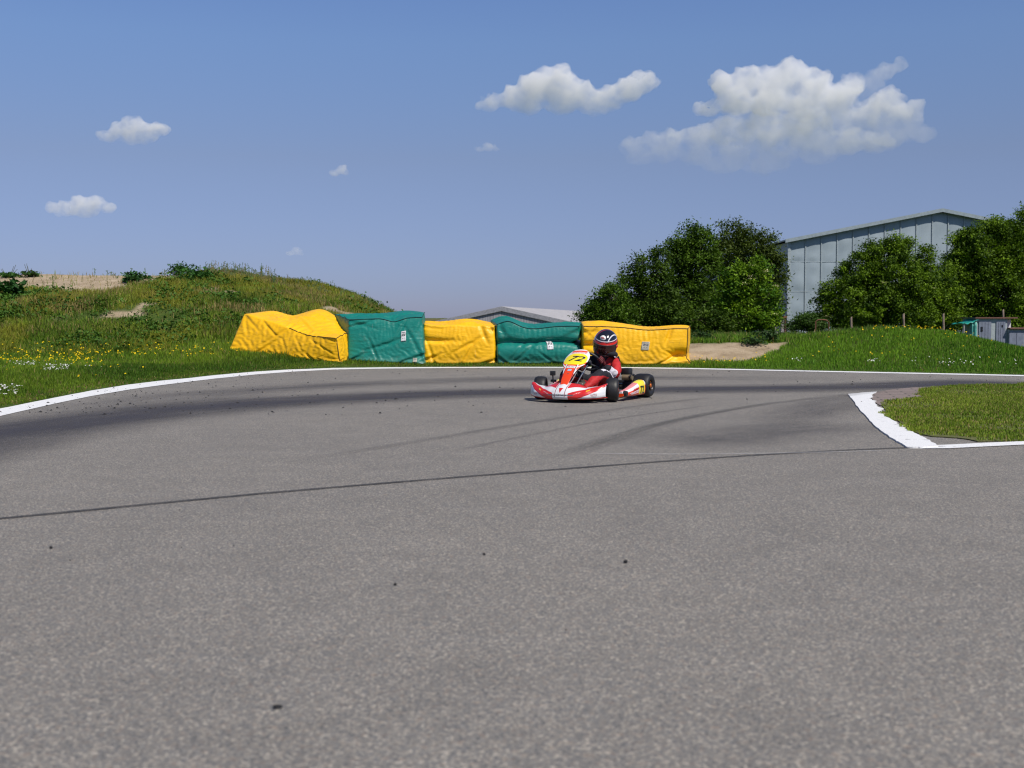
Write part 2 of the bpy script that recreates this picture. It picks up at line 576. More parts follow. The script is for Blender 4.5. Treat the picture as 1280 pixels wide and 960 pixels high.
# kerb of the inner corner
KERB = [(1060, 493.5), (1066, 501), (1074, 512), (1084, 523), (1094, 534), (1104, 541.5), (1116, 549.6), (1125, 555), (1133.5, 560.2), (1150, 560.6), (1172.8, 559.4),
        (1163, 552.5), (1153, 547.2), (1144, 543), (1135.6, 538.4), (1124, 532), (1113.8, 525.3), (1105, 517.5), (1098.5, 510), (1092.5, 503.5), (1089, 498), (1091, 493.5), (1096, 490.6), (1078, 491.6)]
KW = []
_k = [ground_at(*p).xy for p in KERB]
for q, a_ in enumerate(_k):
    b_ = _k[(q + 1) % len(_k)]
    rag = 0.016 if 14 <= q <= 20 else 0.005
    for f in (0, .2, .4, .6, .8):
        c_ = a_.lerp(b_, f)
        KW.append(c_ + Vector((random.gauss(0, rag) if f else 0, random.gauss(0, rag) if f else 0)))
flat('kerb', KW, 0.012, PAINT, 'wide white painted kerb at the inside corner', 'kerb', 0.012)
LINE2 = [(1168, 557.3), (1186, 556.6), (1230, 554.4), (1280, 552.3), (1360, 549), (1360, 552.6), (1280, 556.6), (1230, 559), (1186, 561.2), (1150, 561.4)]
flat('inner_line', [ground_at(*p).xy for p in LINE2], 0.006, PAINT, 'white painted line leading right from the kerb', 'road marking')

# paver apron and the dark patch behind the kerb
t = NT('red_brown_pavers')
co = t.coord()
mp = t.n('ShaderNodeMapping', ins={'Vector': co, 'Rotation': (0, 0, 0.2)}).outputs[0]
br = t.n('ShaderNodeTexBrick', ins={'Vector': mp, 'Scale': 1.0, 'Mortar Size': 0.012, 'Brick Width': 0.42, 'Row Height': 0.21, 'Color1': (0.20, 0.15, 0.135, 1), 'Color2': (0.26, 0.20, 0.185, 1), 'Mortar': (0.09, 0.075, 0.065, 1)})
n = t.noise(co, 22, 5, 0.7)
c = t.mix(t.ramp(n, [(0.35, 0.6), (0.6, 0.0)]), br.outputs['Color'], (0.13, 0.12, 0.10))
t.done(t.bsdf(c, 0.9, 0, br.outputs['Fac'], -0.006))
PAVE = [(1096, 490.6), (1118, 487.0), (1140, 485.0), (1185, 483.4), (1230, 482), (1280, 481.0), (1280, 500), (1150, 505), (1100, 507.5), (1094, 503.8), (1089, 498), (1091, 493.6)]
flat('paver_apron', [ground_at(*p).xy for p in PAVE], 0.008, t.m, 'weathered reddish brick pavers behind the tip of the kerb', 'pavement')

# grass infield (its turf sheet)
ISL = [(1100, 503.5), (1112, 501.8), (1126, 499.6), (1140, 498.6), (1155, 497.6), (1148, 493.5), (1148, 489.5), (1155, 487.2), (1170, 484.5), (1200, 483), (1240, 481.8), (1290, 480.2), (1400, 478), (1700, 474),
       (1900, 560), (1400, 548.2), (1280, 551.2), (1250, 552.0), (1222, 552.6), (1210, 550.0), (1196, 548.3), (1180, 547.2), (1165, 546.4), (1152, 544), (1143, 540.5), (1134, 534.5), (1122, 526.5), (1112, 518), (1105, 511)]
ISLW = [ground_at(*p).xy for p in ISL]
t = NT('infield_turf')
co = t.coord()
n = t.noise(co, 5, 6, 0.7)
n2 = t.noise(co, 40, 4, 0.7)
c = t.ramp(n, [(0.3, (0.08, 0.10, 0.02)), (0.55, (0.12, 0.125, 0.035)), (0.7, (0.19, 0.15, 0.07))])
t.done(t.bsdf(c, 0.95, 0, n2, 0.02))
flat('infield_ground', ISLW, 0.0095, t.m, 'rough turf soil of the infield inside the kerb', 'ground', 0.006)

# ------------------------------------------------------------------ marks on the asphalt
def strip(name, px, halfw, alpha, label, mat, z, ext=None):
    pts = [ground_at(*p).xy for p in px]
    fine = []
    for a, b in zip(pts[:-1], pts[1:]):
        n_ = max(2, int((b - a).length / 0.3))
        fine += [a.lerp(b, q / n_) for q in range(n_)]
    fine.append(pts[-1])
    # smooth the path
    for _ in range(10):
        fine = [fine[0]] + [(fine[i - 1] + fine[i] * 2 + fine[i + 1]) / 4 for i in range(1, len(fine) - 1)] + [fine[-1]]
    vs, uv, u = [], [], 0.0
    for i, p in enumerate(fine):
        tdir = (fine[min(i + 1, len(fine) - 1)] - fine[max(i - 1, 0)]).normalized()
        nrm = Vector((-tdir.y, tdir.x))
        if i: u += (p - fine[i - 1]).length
        for sgn in (-1, 1):
            q = p + nrm * halfw * sgn
            vs.append((q.x, q.y, z)); uv.append((u, 0.5 + 0.5 * sgn))
    fs = [(2 * i, 2 * i + 2, 2 * i + 3, 2 * i + 1) for i in range(len(fine) - 1)]
    me = mesh_from(vs, fs, name)
    lay = me.uv_layers.new(name='UVMap')
    for lp in me.loops:
        lay.data[lp.index].uv = uv[lp.vertex_index]
    L = me.attributes.new('along', 'FLOAT', 'POINT')
    L.data.foreach_set('value', [x[0] / max(u, 1e-6) for x in uv])
    o = link(name, me, mat)
    return tag(o, label, 'road marking', kind='structure')

def rubber(name, col, strength, edge=0.5, nscale=3.0, lo=0.35, hi=0.6, fade=0.08, lowv=0.25):
    t = NT(name)
    uv = t.n('ShaderNodeUVMap', uv_map='UVMap').outputs[0]
    sx = t.n('ShaderNodeSeparateXYZ', ins={'Vector': uv})
    v = t.math('ABSOLUTE', t.math('SUBTRACT', sx.outputs[1], 0.5))
    prof = t.n('ShaderNodeMapRange', interpolation_type='SMOOTHSTEP', ins={'Value': v, 'From Min': 0.5 - edge * 0.5, 'From Max': 0.5, 'To Min': 1.0, 'To Max': 0.0}).outputs[0]
    al = t.n('ShaderNodeAttribute', attribute_name='along').outputs['Fac']
    e = t.math('MULTIPLY', t.n('ShaderNodeMapRange', ins={'Value': al, 'From Min': 0.0, 'From Max': fade, 'To Min': 0, 'To Max': 1}).outputs[0],
               t.n('ShaderNodeMapRange', ins={'Value': al, 'From Min': 1 - fade, 'From Max': 1.0, 'To Min': 1, 'To Max': 0}).outputs[0])
    mp = t.n('ShaderNodeMapping', ins={'Vector': uv, 'Scale': (0.25, 2.2, 1)}).outputs[0]
    nz = t.ramp(t.noise(mp, nscale, 5, 0.65), [(lo, lowv), (hi, 1.0)])
    gr = t.ramp(t.noise(t.coord(), 70, 3, 0.7), [(0.3, 1.0), (0.7, 0.45)])
    a = t.math('MULTIPLY', t.math('MULTIPLY', prof, e), t.math('MULTIPLY', nz, t.math('MULTIPLY', gr, strength)))
    d = t.bsdf(col, 0.75)
    tr = t.n('ShaderNodeBsdfTransparent').outputs[0]
    mx = t.n('ShaderNodeMixShader', ins={0: a, 1: tr, 2: d})
    t.done(mx.outputs[0])
    return t.m

RB1 = rubber('rubbered_line', (0.038, 0.035, 0.045), 1.15, 0.98, 2.0, 0.30, 0.65, 0.05, 0.55)
RB2 = rubber('tyre_streak', (0.055, 0.053, 0.055), 0.40, 0.9, 2.0, 0.35, 0.65, 0.12)
RB3 = rubber('tar_joint', (0.012, 0.012, 0.014), 1.15, 0.35, 6.0, 0.34, 0.5, 0.02)
RB4 = rubber('scuffed_rubber', (0.06, 0.057, 0.065), 0.60, 0.98, 1.4, 0.35, 0.62, 0.25, 0.35)
RB5 = rubber('pale_scratch', (0.5, 0.5, 0.5), 0.7, 0.6, 8.0, 0.50, 0.62, 0.1)
strip('rubber_mark', [(-260, 600), (-100, 563), (0, 541), (80, 529), (160, 518), (300, 505), (440, 497), (640, 489.5), (830, 487), (950, 486), (1080, 484), (1280, 476)], 1.25, 1, 'broad dark rubbered racing line sweeping round the outside', RB1, 0.004)
strip('rubber_mark', [(20, 526), (160, 505), (300, 489), (440, 480), (640, 473), (860, 472), (1080, 474)], 1.1, 1, 'fainter dark band between racing line and white edge line', RB4, 0.003)
strip('tyre_mark', [(380, 576), (490, 557), (640, 533), (709, 521), (800, 507), (900, 496)], 0.11, 1, 'thin single tyre streak left of the kart', RB2, 0.005)
strip('tyre_mark', [(680, 576), (743, 552), (805, 533.6), (880, 518), (949, 506), (1052, 494)], 0.11, 1, 'upper one of the paired tyre streaks', RB2, 0.005)
strip('tyre_mark', [(715, 569), (777, 548), (832, 529), (900, 513.5), (980, 502)], 0.13, 1, 'lower one of the paired tyre streaks', RB2, 0.0055)
strip('tyre_mark', [(560, 566), (680, 540), (790, 520), (900, 505)], 0.06, 1, 'faint narrow tyre streak in the middle of the bend', RB2, 0.0045)
strip('rubber_mark', [(820, 560), (900, 546), (980, 535), (1080, 528)], 0.9, 1, 'smudged dark patch left of the kerb', RB4, 0.0035)
strip('rubber_mark', [(960, 530), (1010, 514), (1050, 503), (1100, 492)], 0.7, 1, 'smudged dark patch beside the kerb tip', RB4, 0.0038)
strip('tar_joint', [(-80, 656.5), (0, 649.5), (120, 638), (240, 625.5), (320, 617.5), (420, 609.5), (540, 600), (640, 591.5), (760, 582.5), (850, 575.5), (950, 568), (1050, 563), (1120, 560.5), (1180, 558.5)], 0.022, 1, 'dark tar joint running across the asphalt', RB3, 0.006)
strip('rubber_mark', [(1052, 496.5), (1064, 493.6), (1080, 492.4), (1098, 490.4)], 0.16, 1, 'black rubber scuff across the tip of the kerb', RB2, 0.0155)
strip('scratch_mark', [(735, 568), (860, 571), (960, 568.5), (1120, 563.5)], 0.045, 1, 'row of pale scratches along the tar joint', RB5, 0.0065)

# rubber crumbs: uncountable small bits along the outside of the bend
def crumbs(name, P, S, mat, lab, cat):
    vs, fs = [], []
    base = [(1, 0, -.25), (-.5, .86, -.25), (-.5, -.86, -.25), (.1, .05, .7)]
    for (x, y), s in zip(P, S):
        a = random.random() * 6.28; st = random.uniform(0.5, 2.2)
        b = len(vs)
        for bx, by, bz in base:
            jx, jy = bx * st + random.uniform(-.3, .3), by + random.uniform(-.3, .3)
            vs.append((x + s * (jx * math.cos(a) - jy * math.sin(a)), y + s * (jx * math.sin(a) + jy * math.cos(a)), 0.004 + s * (bz + 0.25)))
        fs += [(b, b + 1, b + 3), (b + 1, b + 2, b + 3), (b + 2, b, b + 3), (b, b + 2, b + 1)]
    o = link(name, mesh_from(vs, fs, name), mat)
    return tag(o, lab, cat, kind='stuff')
RUB = plain('black_rubber_bits', (0.018, 0.018, 0.02), 0.9)
P, S = [], []
while len(P) < 620:
    px, py = random.uniform(-20, 1290), random.uniform(461, 520)
    dd_ = ground_at(px, py)
    d = -float(edge_dist(np.array([dd_.x]), np.array([dd_.y]))[0])
    if d > 0.1 and random.random() < math.exp(-d / 2.2) + 0.02:
        P.append((dd_.x, dd_.y)); S.append(min(0.018, 0.0070 * random.lognormvariate(0, 0.55)))
for _ in range(70):
    p = ground_at(random.uniform(-20, 1300), 520 + 300 * random.random() ** 1.5)
    P.append((p.x, p.y)); S.append(0.0025 * random.lognormvariate(0, 0.4))
crumbs('rubber_crumbs', P, S, RUB, 'small black rubber crumbs scattered over the asphalt', 'debris')
PEB = [(345, 886, .0075, 'dark two-lobed clump of rubber nearest the camera'), (782, 704, .009, 'dark rubber crumb on the asphalt farthest right in the foreground'), (605, 694, .006, 'small dark crumb in the middle of the foreground asphalt'),
       (494, 732, .006, 'small dark crumb left of the middle on the foreground asphalt'), (64, 686, .007, 'dark crumb near the left edge of the asphalt below the tar joint')]
for px, py, s, lab in PEB:
    p = ground_at(px, py)
    bm = bmesh.new()
    bmesh.ops.create_icosphere(bm, subdivisions=2, radius=1.0)
    if s == .0075:
        bmesh.ops.create_icosphere(bm, subdivisions=2, radius=0.7, matrix=Matrix.Translation((1.3, .2, -.1)))
    for v in bm.verts:
        v.co *= 1 + 0.35 * mnoise.noise(v.co * 1.3 + Vector((px, py, 0)))
        v.co.z = (v.co.z + 0.75) * 0.8
        v.co *= s
    me = bpy.data.meshes.new('rubber_crumb'); bm.to_mesh(me); bm.free()
    o = link('rubber_crumb', me, RUB, smooth=True)
    o.location = (p.x, p.y, 0.002)
    tag(o, lab, 'debris', 'larger crumbs lying on the foreground asphalt')
# ================================================================== barrier bags (PVC covers slumped over their filling)
def pvc(name, col, dirt, stain):
    t = NT(name)
    co = t.coord()
    n = t.noise(co, 2.2, 6, 0.65)
    n2 = t.noise(co, 9, 5, 0.7)
    c = t.ramp(n, [(0.3, [x * 0.84 for x in col]), (0.7, [min(1, x * 1.04) for x in col])])
    c = t.mix(t.ramp(n2, [(0.56, 0.0), (0.72, 0.45)]), c, dirt)
    # grime splashed up from the ground, with a ragged upper border
    z = t.n('ShaderNodeSeparateXYZ', ins={'Vector': co}).outputs[2]
    zz = t.math('ADD', z, t.math('MULTIPLY', t.math('SUBTRACT', n2, 0.5), 0.45))
    c = t.mix(t.n('ShaderNodeMapRange', ins={'Value': zz, 'From Min': 0.0, 'From Max': 0.2, 'To Min': stain, 'To Max': 0.0}).outputs[0], c, dirt)
    mp = t.n('ShaderNodeMapping', ins={'Vector': co, 'Scale': (9, 9, 1.2), 'Rotation': (0.2, 0.5, 0)}).outputs[0]
    sc = t.noise(mp, 2.0, 4, 0.7)
    c = t.mix(t.ramp(sc, [(0.64, 0.0), (0.70, 0.35)]), c, [min(1, x * 0.5 + 0.22) for x in col])
    mq = t.n('ShaderNodeMapping', ins={'Vector': co, 'Scale': (1.0, 1.0, 2.4), 'Rotation': (0.0, 0.6, 0.3)}).outputs[0]
    fine = t.noise(mq, 3.2, 3, 0.5, 1.0)
    rg = t.ramp(n2, [(0.3, 0.34), (0.7, 0.56)])
    return t.done(t.bsdf(c, rg, 0, fine, 0.03, 0.55, Specular_IOR_Level=0.45))
YEL = pvc('yellow_pvc', (0.92, 0.49, 0.004), (0.40, 0.24, 0.05), 0.4)
TEAL = pvc('teal_pvc', (0.004, 0.185, 0.150), (0.10, 0.17, 0.13), 0.55)
SEAM_Y = plain('seam_thread_brown', (0.10, 0.06, 0.02), 0.8)
SEAM_T = plain('seam_thread_dark_green', (0.004, 0.035, 0.03), 0.8)

def box_surface(n):
    nx_, ny_, nz_ = n
    ids, pts = {}, []
    def vid(i, j, k):
        key = (i, j, k)
        if key not in ids:
            ids[key] = len(pts); pts.append(key)
        return ids[key]
    quads = []
    for i in range(nx_):
        for j in range(ny_):
            quads.append((vid(i, j, 0), vid(i, j + 1, 0), vid(i + 1, j + 1, 0), vid(i + 1, j, 0)))
            quads.append((vid(i, j, nz_), vid(i + 1, j, nz_), vid(i + 1, j + 1, nz_), vid(i, j + 1, nz_)))
    for i in range(nx_):
        for k in range(nz_):
            quads.append((vid(i, 0, k), vid(i + 1, 0, k), vid(i + 1, 0, k + 1), vid(i, 0, k + 1)))
            quads.append((vid(i, ny_, k), vid(i, ny_, k + 1), vid(i + 1, ny_, k + 1), vid(i + 1, ny_, k)))
    for j in range(ny_):
        for k in range(nz_):
            quads.append((vid(0, j, k), vid(0, j, k + 1), vid(0, j + 1, k + 1), vid(0, j + 1, k)))
            quads.append((vid(nx_, j, k), vid(nx_, j + 1, k), vid(nx_, j + 1, k + 1), vid(nx_, j, k + 1)))
    P = np.array(pts, float) / np.array(n, float)
    return P, np.array(quads), ids

def WR(T, seed):
    a = (fbm(T[:, 0] * 2.2 + T[:, 2] * 1.8 + seed, T[:, 2] * 0.9 - T[:, 0] * 0.5 + T[:, 1] * 2, 3) - 0.5)
    b = (fbm(T[:, 0] * 5 - T[:, 2] * 4.1 + seed * 2, T[:, 2] * 1.6 + T[:, 1] * 5, 2) - 0.5)
    return np.stack([a * 0.03, (np.abs(a) * 0.20 + b * 0.015), b * 0.03], 1)

def solve_cover(T, quads, slack, seed, iters, floor, keep, press):
    """position based cloth: the cover is larger than the filling it hangs on"""
    rng = np.random.default_rng(seed)
    e = np.vstack([quads[:, [0, 1]], quads[:, [1, 2]], quads[:, [2, 3]], quads[:, [3, 0]]])
    e = np.unique(np.sort(e, 1), axis=0)
    dg = np.vstack([quads[:, [0, 2]], quads[:, [1, 3]]])
    # bending: vertices across a shared edge
    from collections import defaultdict
    ef = defaultdict(list)
    for q in quads:
        for a in range(4):
            ef[tuple(sorted((q[a], q[(a + 1) % 4])))].append((q[(a + 2) % 4], q[(a + 3) % 4], q[a], q[(a + 1) % 4]))
    bend = []
    for (a, b), fl in ef.items():
        if len(fl) == 2:
            for (p3, p2, qa, qb) in (fl[0],):
                o1 = {fl[0][2]: fl[0][1], fl[0][3]: fl[0][0]}
                o2 = {fl[1][2]: fl[1][1], fl[1][3]: fl[1][0]}
                for v in (a, b):
                    bend.append((o1[v], o2[v]))
    bend = np.array(bend)
    C = np.vstack([e, dg, bend])
    stiff = np.concatenate([np.full(len(e), 1.0), np.full(len(dg), 0.7), np.full(len(bend), 0.10)])
    rest = np.linalg.norm(T[C[:, 0]] - T[C[:, 1]], axis=1)
    mid = (T[C[:, 0]] + T[C[:, 1]]) / 2
    vary = 1 + slack * (0.55 + 0.9 * fbm(mid[:, 0] * 1.6 + seed, (mid[:, 1] + mid[:, 2]) * 1.6, 2))
    rest = rest * vary
    n = len(T)
    i, j = C[:, 0], C[:, 1]
    cnt = np.bincount(i, stiff, n) + np.bincount(j, stiff, n)
    X = T + rng.normal(0, 0.004, T.shape) + WR(T, seed)
    Vv = np.zeros_like(X)
    for it in range(iters):
        nr = np.zeros_like(X)
        fn = np.cross(X[quads[:, 2]] - X[quads[:, 0]], X[quads[:, 3]] - X[quads[:, 1]])
        for c4 in range(4):
            for ax in range(3):
                nr[:, ax] += np.bincount(quads[:, c4], fn[:, ax], n)
        nr /= np.linalg.norm(nr, axis=1, keepdims=True) + 1e-9
        pull = keep if it < iters * 0.6 else keep * 0.6
        Vv = Vv * 0.86 + nr * press + (T - X) * pull
        Vv[:, 2] -= 0.0011
        X = X + Vv
        X0 = X.copy()
        for _ in range(5):
            d = X[j] - X[i]
            L = np.linalg.norm(d, axis=1)
            corr = (d * ((L - rest) / (L + 1e-9) * 0.5 * stiff)[:, None])
            acc = np.zeros_like(X)
            for ax in range(3):
                acc[:, ax] = np.bincount(i, corr[:, ax], n) - np.bincount(j, corr[:, ax], n)
            X = X + acc / cnt[:, None] * 1.9
        X[:, 2] = np.maximum(X[:, 2], floor + 0.004)
        Vv = Vv + (X - X0) * 0.6
        sp_ = np.linalg.norm(Vv, axis=1, keepdims=True)
        Vv *= np.minimum(1, 0.03 / (sp_ + 1e-9))
    return X

def bag(label, mat, seam_mat, c8, shape=None, slack=0.05, seed=1, n=(48, 22, 24), keep=0.045, press=0.0007, fs0=0.0, seams=('front', 'right', 'left'), tags=()):
    """c8: fbl fbr ftr ftl bbl bbr btr btl as (px, py, Y)"""
    W = [np.array(at_depth(*c)) for c in c8]
    for k in (0, 1, 4, 5):
        W[k][2] = h1(W[k][0], W[k][1]) + 0.01
    fbl, fbr, ftr, ftl, bbl, bbr, btr, btl = W
    P, quads, ids = box_surface(n)
    u, v, s = P[:, 0:1], P[:, 1:2], P[:, 2:3]
    T = ((fbl * (1 - u) + fbr * u) * (1 - v) + (bbl * (1 - u) + bbr * u) * v) * (1 - s) + ((ftl * (1 - u) + ftr * u) * (1 - v) + (btl * (1 - u) + btr * u) * v) * s
    cen = T.mean(0)
    # belly
    bu = np.sin(np.pi * P[:, 0]) ; bv = np.sin(np.pi * P[:, 1]); bs = np.sin(np.pi * P[:, 2])
    dv = (bbl - fbl); dv = dv / np.linalg.norm(dv)
    T = T + dv * ((P[:, 1] * 2 - 1) * 0.035 * bs * bu ** 0.5)[:, None]
    T[:, 2] += P[:, 2] * 0.035 + (P[:, 2] > 0.5) * 0.02 * bu * bv
    du = (fbr - fbl); du = du / np.linalg.norm(du)
    T = T + du * ((P[:, 0] * 2 - 1) * 0.025 * bs * bv)[:, None]
    if shape is not None:
        T = shape(T, P, du, dv)
    # sharp tension folds of the tarpaulin
    rr = random.Random(seed * 13 + 1)
    Lx = float(np.linalg.norm(fbr - fbl)); Lz = 0.85
    for q in range(11):
        cu, cs_ = rr.uniform(0.02, 0.98), rr.uniform(0.0, 1.0)
        if q < 6: cu, cs_ = rr.choice([0.03, 0.97]) + rr.uniform(-.05, .05), rr.choice([0.1, 0.85]) + rr.uniform(-.1, .1)
        an = rr.uniform(-1.25, 1.25) + (1.57 if rr.random() < .25 else 0)
        ln = rr.uniform(0.16, 0.5); wd = rr.uniform(0.018, 0.040); am = rr.uniform(0.010, 0.032)
        x_, z_ = (P[:, 0] - cu) * Lx, (P[:, 2] - cs_) * Lz
        al = x_ * math.cos(an) + z_ * math.sin(an); ac = -x_ * math.sin(an) + z_ * math.cos(an) + 0.12 * al * al * rr.uniform(-1, 1)
        fo = np.exp(-(al / ln) ** 2) * (np.exp(-(ac / wd) ** 2) - 0.55 * np.exp(-((ac - 2.2 * wd) / (wd * 1.5)) ** 2)) * am
        T = T + dv * (fo * (1 - P[:, 1]) ** 2)[:, None]
    for q in range(6):
        cu, cv_ = rr.uniform(0.05, 0.95), rr.uniform(0.1, 0.9); an = rr.uniform(-.5, .5); wd = rr.uniform(.03, .06)
        x_, y_ = (P[:, 0] - cu) * Lx, (P[:, 1] - cv_) * 1.0
        al = x_ * math.cos(an) + y_ * math.sin(an); ac = -x_ * math.sin(an) + y_ * math.cos(an)
        T[:, 2] += np.exp(-(al / .4) ** 2) * np.exp(-(ac / wd) ** 2) * rr.uniform(.012, .03) * P[:, 2] ** 3
    floor = height(T[:, 0], T[:, 1])
    X = solve_cover(T, quads, slack, seed, 80, floor, keep, press)
    org = np.array([X[:, 0].mean(), X[:, 1].mean(), 0.0])
    L = X - org
    root = empty('barrier_bag', tuple(org))
    tag(root, label, 'barrier bag', 'barrier bags lined up behind the outside of the bend')
    me = fast_mesh('cover', L, quads, 4)
    me.materials.append(mat)
    bmx = bmesh.new(); bmx.from_mesh(me); bmesh.ops.recalc_face_normals(bmx, faces=bmx.faces[:]); bmx.to_mesh(me)
    bmx.normal_update()
    nrm = {v_.index: v_.normal.copy() for v_ in bmx.verts}
    bmx.free()
    cov = link('cover', me, None, root, True)
    sm = cov.modifiers.new('smooth', 'SUBSURF'); sm.levels = 1; sm.render_levels = 1
    sb = MB()
    def run(keys):
        pts = [Vector(L[ids[k]]) + nrm[ids[k]] * 0.004 for k in keys]
        sb.tube(pts, 0.0065, 6)
    N0, N1, N2 = n
    if 'front' in seams: run([(a, 0, N2) for a in range(int(N0 * fs0), N0 + 1)])
    if 'right' in seams: run([(N0, b, N2) for b in range(N1 + 1)])
    if 'left' in seams: run([(0, b, N2) for b in range(N1 + 1)])
    if 'rightv' in seams: run([(N0, 0, c_) for c_ in range(N2 + 1)])
    if 'leftv' in seams: run([(0, 0, c_) for c_ in range(N2 + 1)])
    sb.build('seam', seam_mat, root)
    # printed labels lying on the front face
    for (fu, fs_, wv, hv, kind) in tags:
        def surf(a, c_):
            x = a * N0; zc_ = c_ * N2
            i0, k0 = int(min(x, N0 - 1)), int(min(zc_, N2 - 1))
            fx, fz = x - i0, zc_ - k0
            q = [Vector(L[ids[(i0, 0, k0)]]), Vector(L[ids[(i0 + 1, 0, k0)]]), Vector(L[ids[(i0, 0, k0 + 1)]]), Vector(L[ids[(i0 + 1, 0, k0 + 1)]])]
            return (q[0] * (1 - fx) + q[1] * fx) * (1 - fz) + (q[2] * (1 - fx) + q[3] * fx) * fz
        ra, rc = 8, 12
        grid = [[surf(fu + wv * (a / ra - 0.5) + 0.12 * wv * (c_ / rc - 0.5), fs_ + hv * (c_ / rc - 0.5)) for a in range(ra + 1)] for c_ in range(rc + 1)]
        nn = (grid[0][ra] - grid[0][0]).cross(grid[rc][0] - grid[0][0]).normalized()
        if nn.y > 0: nn = -nn
        off = 0.012
        vs = [p + nn * off for row in grid for p in row]
        fs2 = [(c_ * (ra + 1) + a, c_ * (ra + 1) + a + 1, (c_ + 1) * (ra + 1) + a + 1, (c_ + 1) * (ra + 1) + a) for c_ in range(rc) for a in range(ra)]
        o = link('label_patch', mesh_from(vs, fs2, 'label_patch'), LABEL_W if kind == 'white' else LABEL_G, root, True)
        pm = o.data
        pm.materials.append(LABEL_INK)
        for p_ in pm.polygons:
            c_, a = divmod(p_.index, ra)
            r = rc - 1 - c_
            ink = (r == 1 and 1 <= a <= 6) or (r in (3, 4, 5) and (1 <= a <= 6) and (a + r) % 4 != 0) or (r == 8 and a in (2, 3, 5))
            if ink: p_.material_index = 1
        th = o.modifiers.new('thickness', 'SOLIDIFY'); th.thickness = 0.006; th.offset = -1
    return root

LABEL_W = plain('white_printed_label', (0.62, 0.62, 0.64), 0.5)
LABEL_G = plain('grey_weathered_label', (0.42, 0.40, 0.32), 0.6)
LABEL_INK = plain('label_ink', (0.14, 0.14, 0.15), 0.6)

def gauss(a, c, w): return np.exp(-((a - c) / w) ** 2)

def s1(T, P, du, dv):
    u, v, s = P[:, 0], P[:, 1], P[:, 2]
    T = T.copy()
    T[:, 2] += s ** 2 * (0.27 * gauss(u, 0.60, 0.23) * v - 0.02 * gauss(u, 0.30, 0.09) * v + 0.04 * gauss(u, 0.05, 0.12))
    T[:, 2] -= s ** 2 * 0.10 * (1 - v) * gauss(u, 0.72, 0.25)
    return T
def s2(T, P, du, dv):
    u, v, s = P[:, 0], P[:, 1], P[:, 2]
    T = T.copy()
    T[:, 2] += s ** 2 * (0.06 * gauss(u, 0.8, 0.2) * v - 0.07 * gauss(u, 0.62, 0.13) * (1 - v))
    T += dv * ((1 - v) * 0.16 * gauss(s, 0.0, 0.18) * gauss(u, 0.4, 0.5))[:, None] * -0.3
    return T
def s3(T, P, du, dv):
    u, v, s = P[:, 0], P[:, 1], P[:, 2]
    T = T.copy()
    T[:, 2] += s ** 2 * (0.06 * gauss(u, 0.6, 0.25) * v - 0.03 * gauss(u, 0.2, 0.2))
    T += dv * ((1 - v) * 0.05 * gauss(s, 0.62, 0.07) * gauss(u, 0.12, 0.3))[:, None]
    return T
def s4(T, P, du, dv):
    u, v, s = P[:, 0], P[:, 1], P[:, 2]
    T = T.copy()
    T[:, 2] += s ** 2 * (0.10 * gauss(u, 0.13, 0.13) - 0.05 * gauss(u, 0.45, 0.2))
    pin = gauss(s, 0.60 - 0.04 * np.cos(u * 5), 0.075)
    T += dv * ((1 - v) * 0.11 * pin)[:, None]
    T -= du * (np.clip(u * 2 - 1, 0, 1) * 0.15 * pin)[:, None]
    T -= dv * ((1 - v) * 0.05 * gauss(s, 0.33, 0.2))[:, None]
    return T
def s5(T, P, du, dv):
    u, v, s = P[:, 0], P[:, 1], P[:, 2]
    T = T.copy()
    T[:, 2] += s ** 2 * (0.04 * gauss(u, 0.15, 0.2) * v - 0.05 * gauss(u, 0.62, 0.2))
    pin = gauss(s, 0.55, 0.08) * gauss(u, 0.0, 0.22)
    T += dv * ((1 - v) * 0.12 * pin)[:, None]
    T += dv * ((1 - v) * 0.14 * gauss(s, 0.28, 0.16) * gauss(u, 0.93, 0.10))[:, None]
    T += (du * 0.10 - dv * 0.02) * ((1 - v) * gauss(s, 0, 0.14) * gauss(u, 1, 0.10))[:, None]
    return T

bag('slumped yellow bag at the left end of the row, turned askew with a raised peak', YEL, SEAM_Y,
    [(287, 447, 25.2), (425, 457, 24.1), (420, 421, 24.1), (306, 395, 25.4), (330, 440, 26.8), (449, 452, 25.3), (447, 411, 25.3), (340, 391, 26.6)],
    s1, 0.06, 3, (60, 28, 28), keep=0.045, fs0=0.5, seams=('front', 'right', 'rightv'), tags=())
bag('wide teal bag between two yellow ones, with scuff marks low on its front', TEAL, SEAM_T,
    [(436, 457, 24.5), (530, 457, 24.4), (527, 397, 24.5), (437, 400, 24.6), (424, 452, 25.8), (531, 452, 25.6), (530, 392, 25.6), (419, 393, 25.7)],
    s2, 0.04, 8, (48, 28, 30), seams=('front', 'right', 'left'), tags=((0.74, 0.63, 0.065, 0.22, 'white'), (0.88, 0.10, 0.055, 0.10, 'grey')))
bag('short yellow bag without a label, between the two teal bags', YEL, SEAM_Y,
    [(531, 457, 24.6), (618, 457, 24.5), (617, 409, 24.5), (531, 405, 24.6), (530, 452, 25.7), (619, 452, 25.6), (620, 405, 25.6), (530, 401, 25.7)],
    s3, 0.05, 15, (46, 28, 26), seams=('right',))
bag('teal bag with a deep horizontal crease, directly left of the kart number plate', TEAL, SEAM_T,
    [(623, 457, 24.5), (725, 458, 24.4), (723, 408, 24.4), (622, 408, 24.5), (621, 452, 25.6), (726, 452, 25.5), (727, 404, 25.5), (614, 402, 25.7)],
    s4, 0.055, 21, (50, 28, 30), seams=('front', 'right'), tags=((0.645, 0.52, 0.075, 0.23, 'white'),))
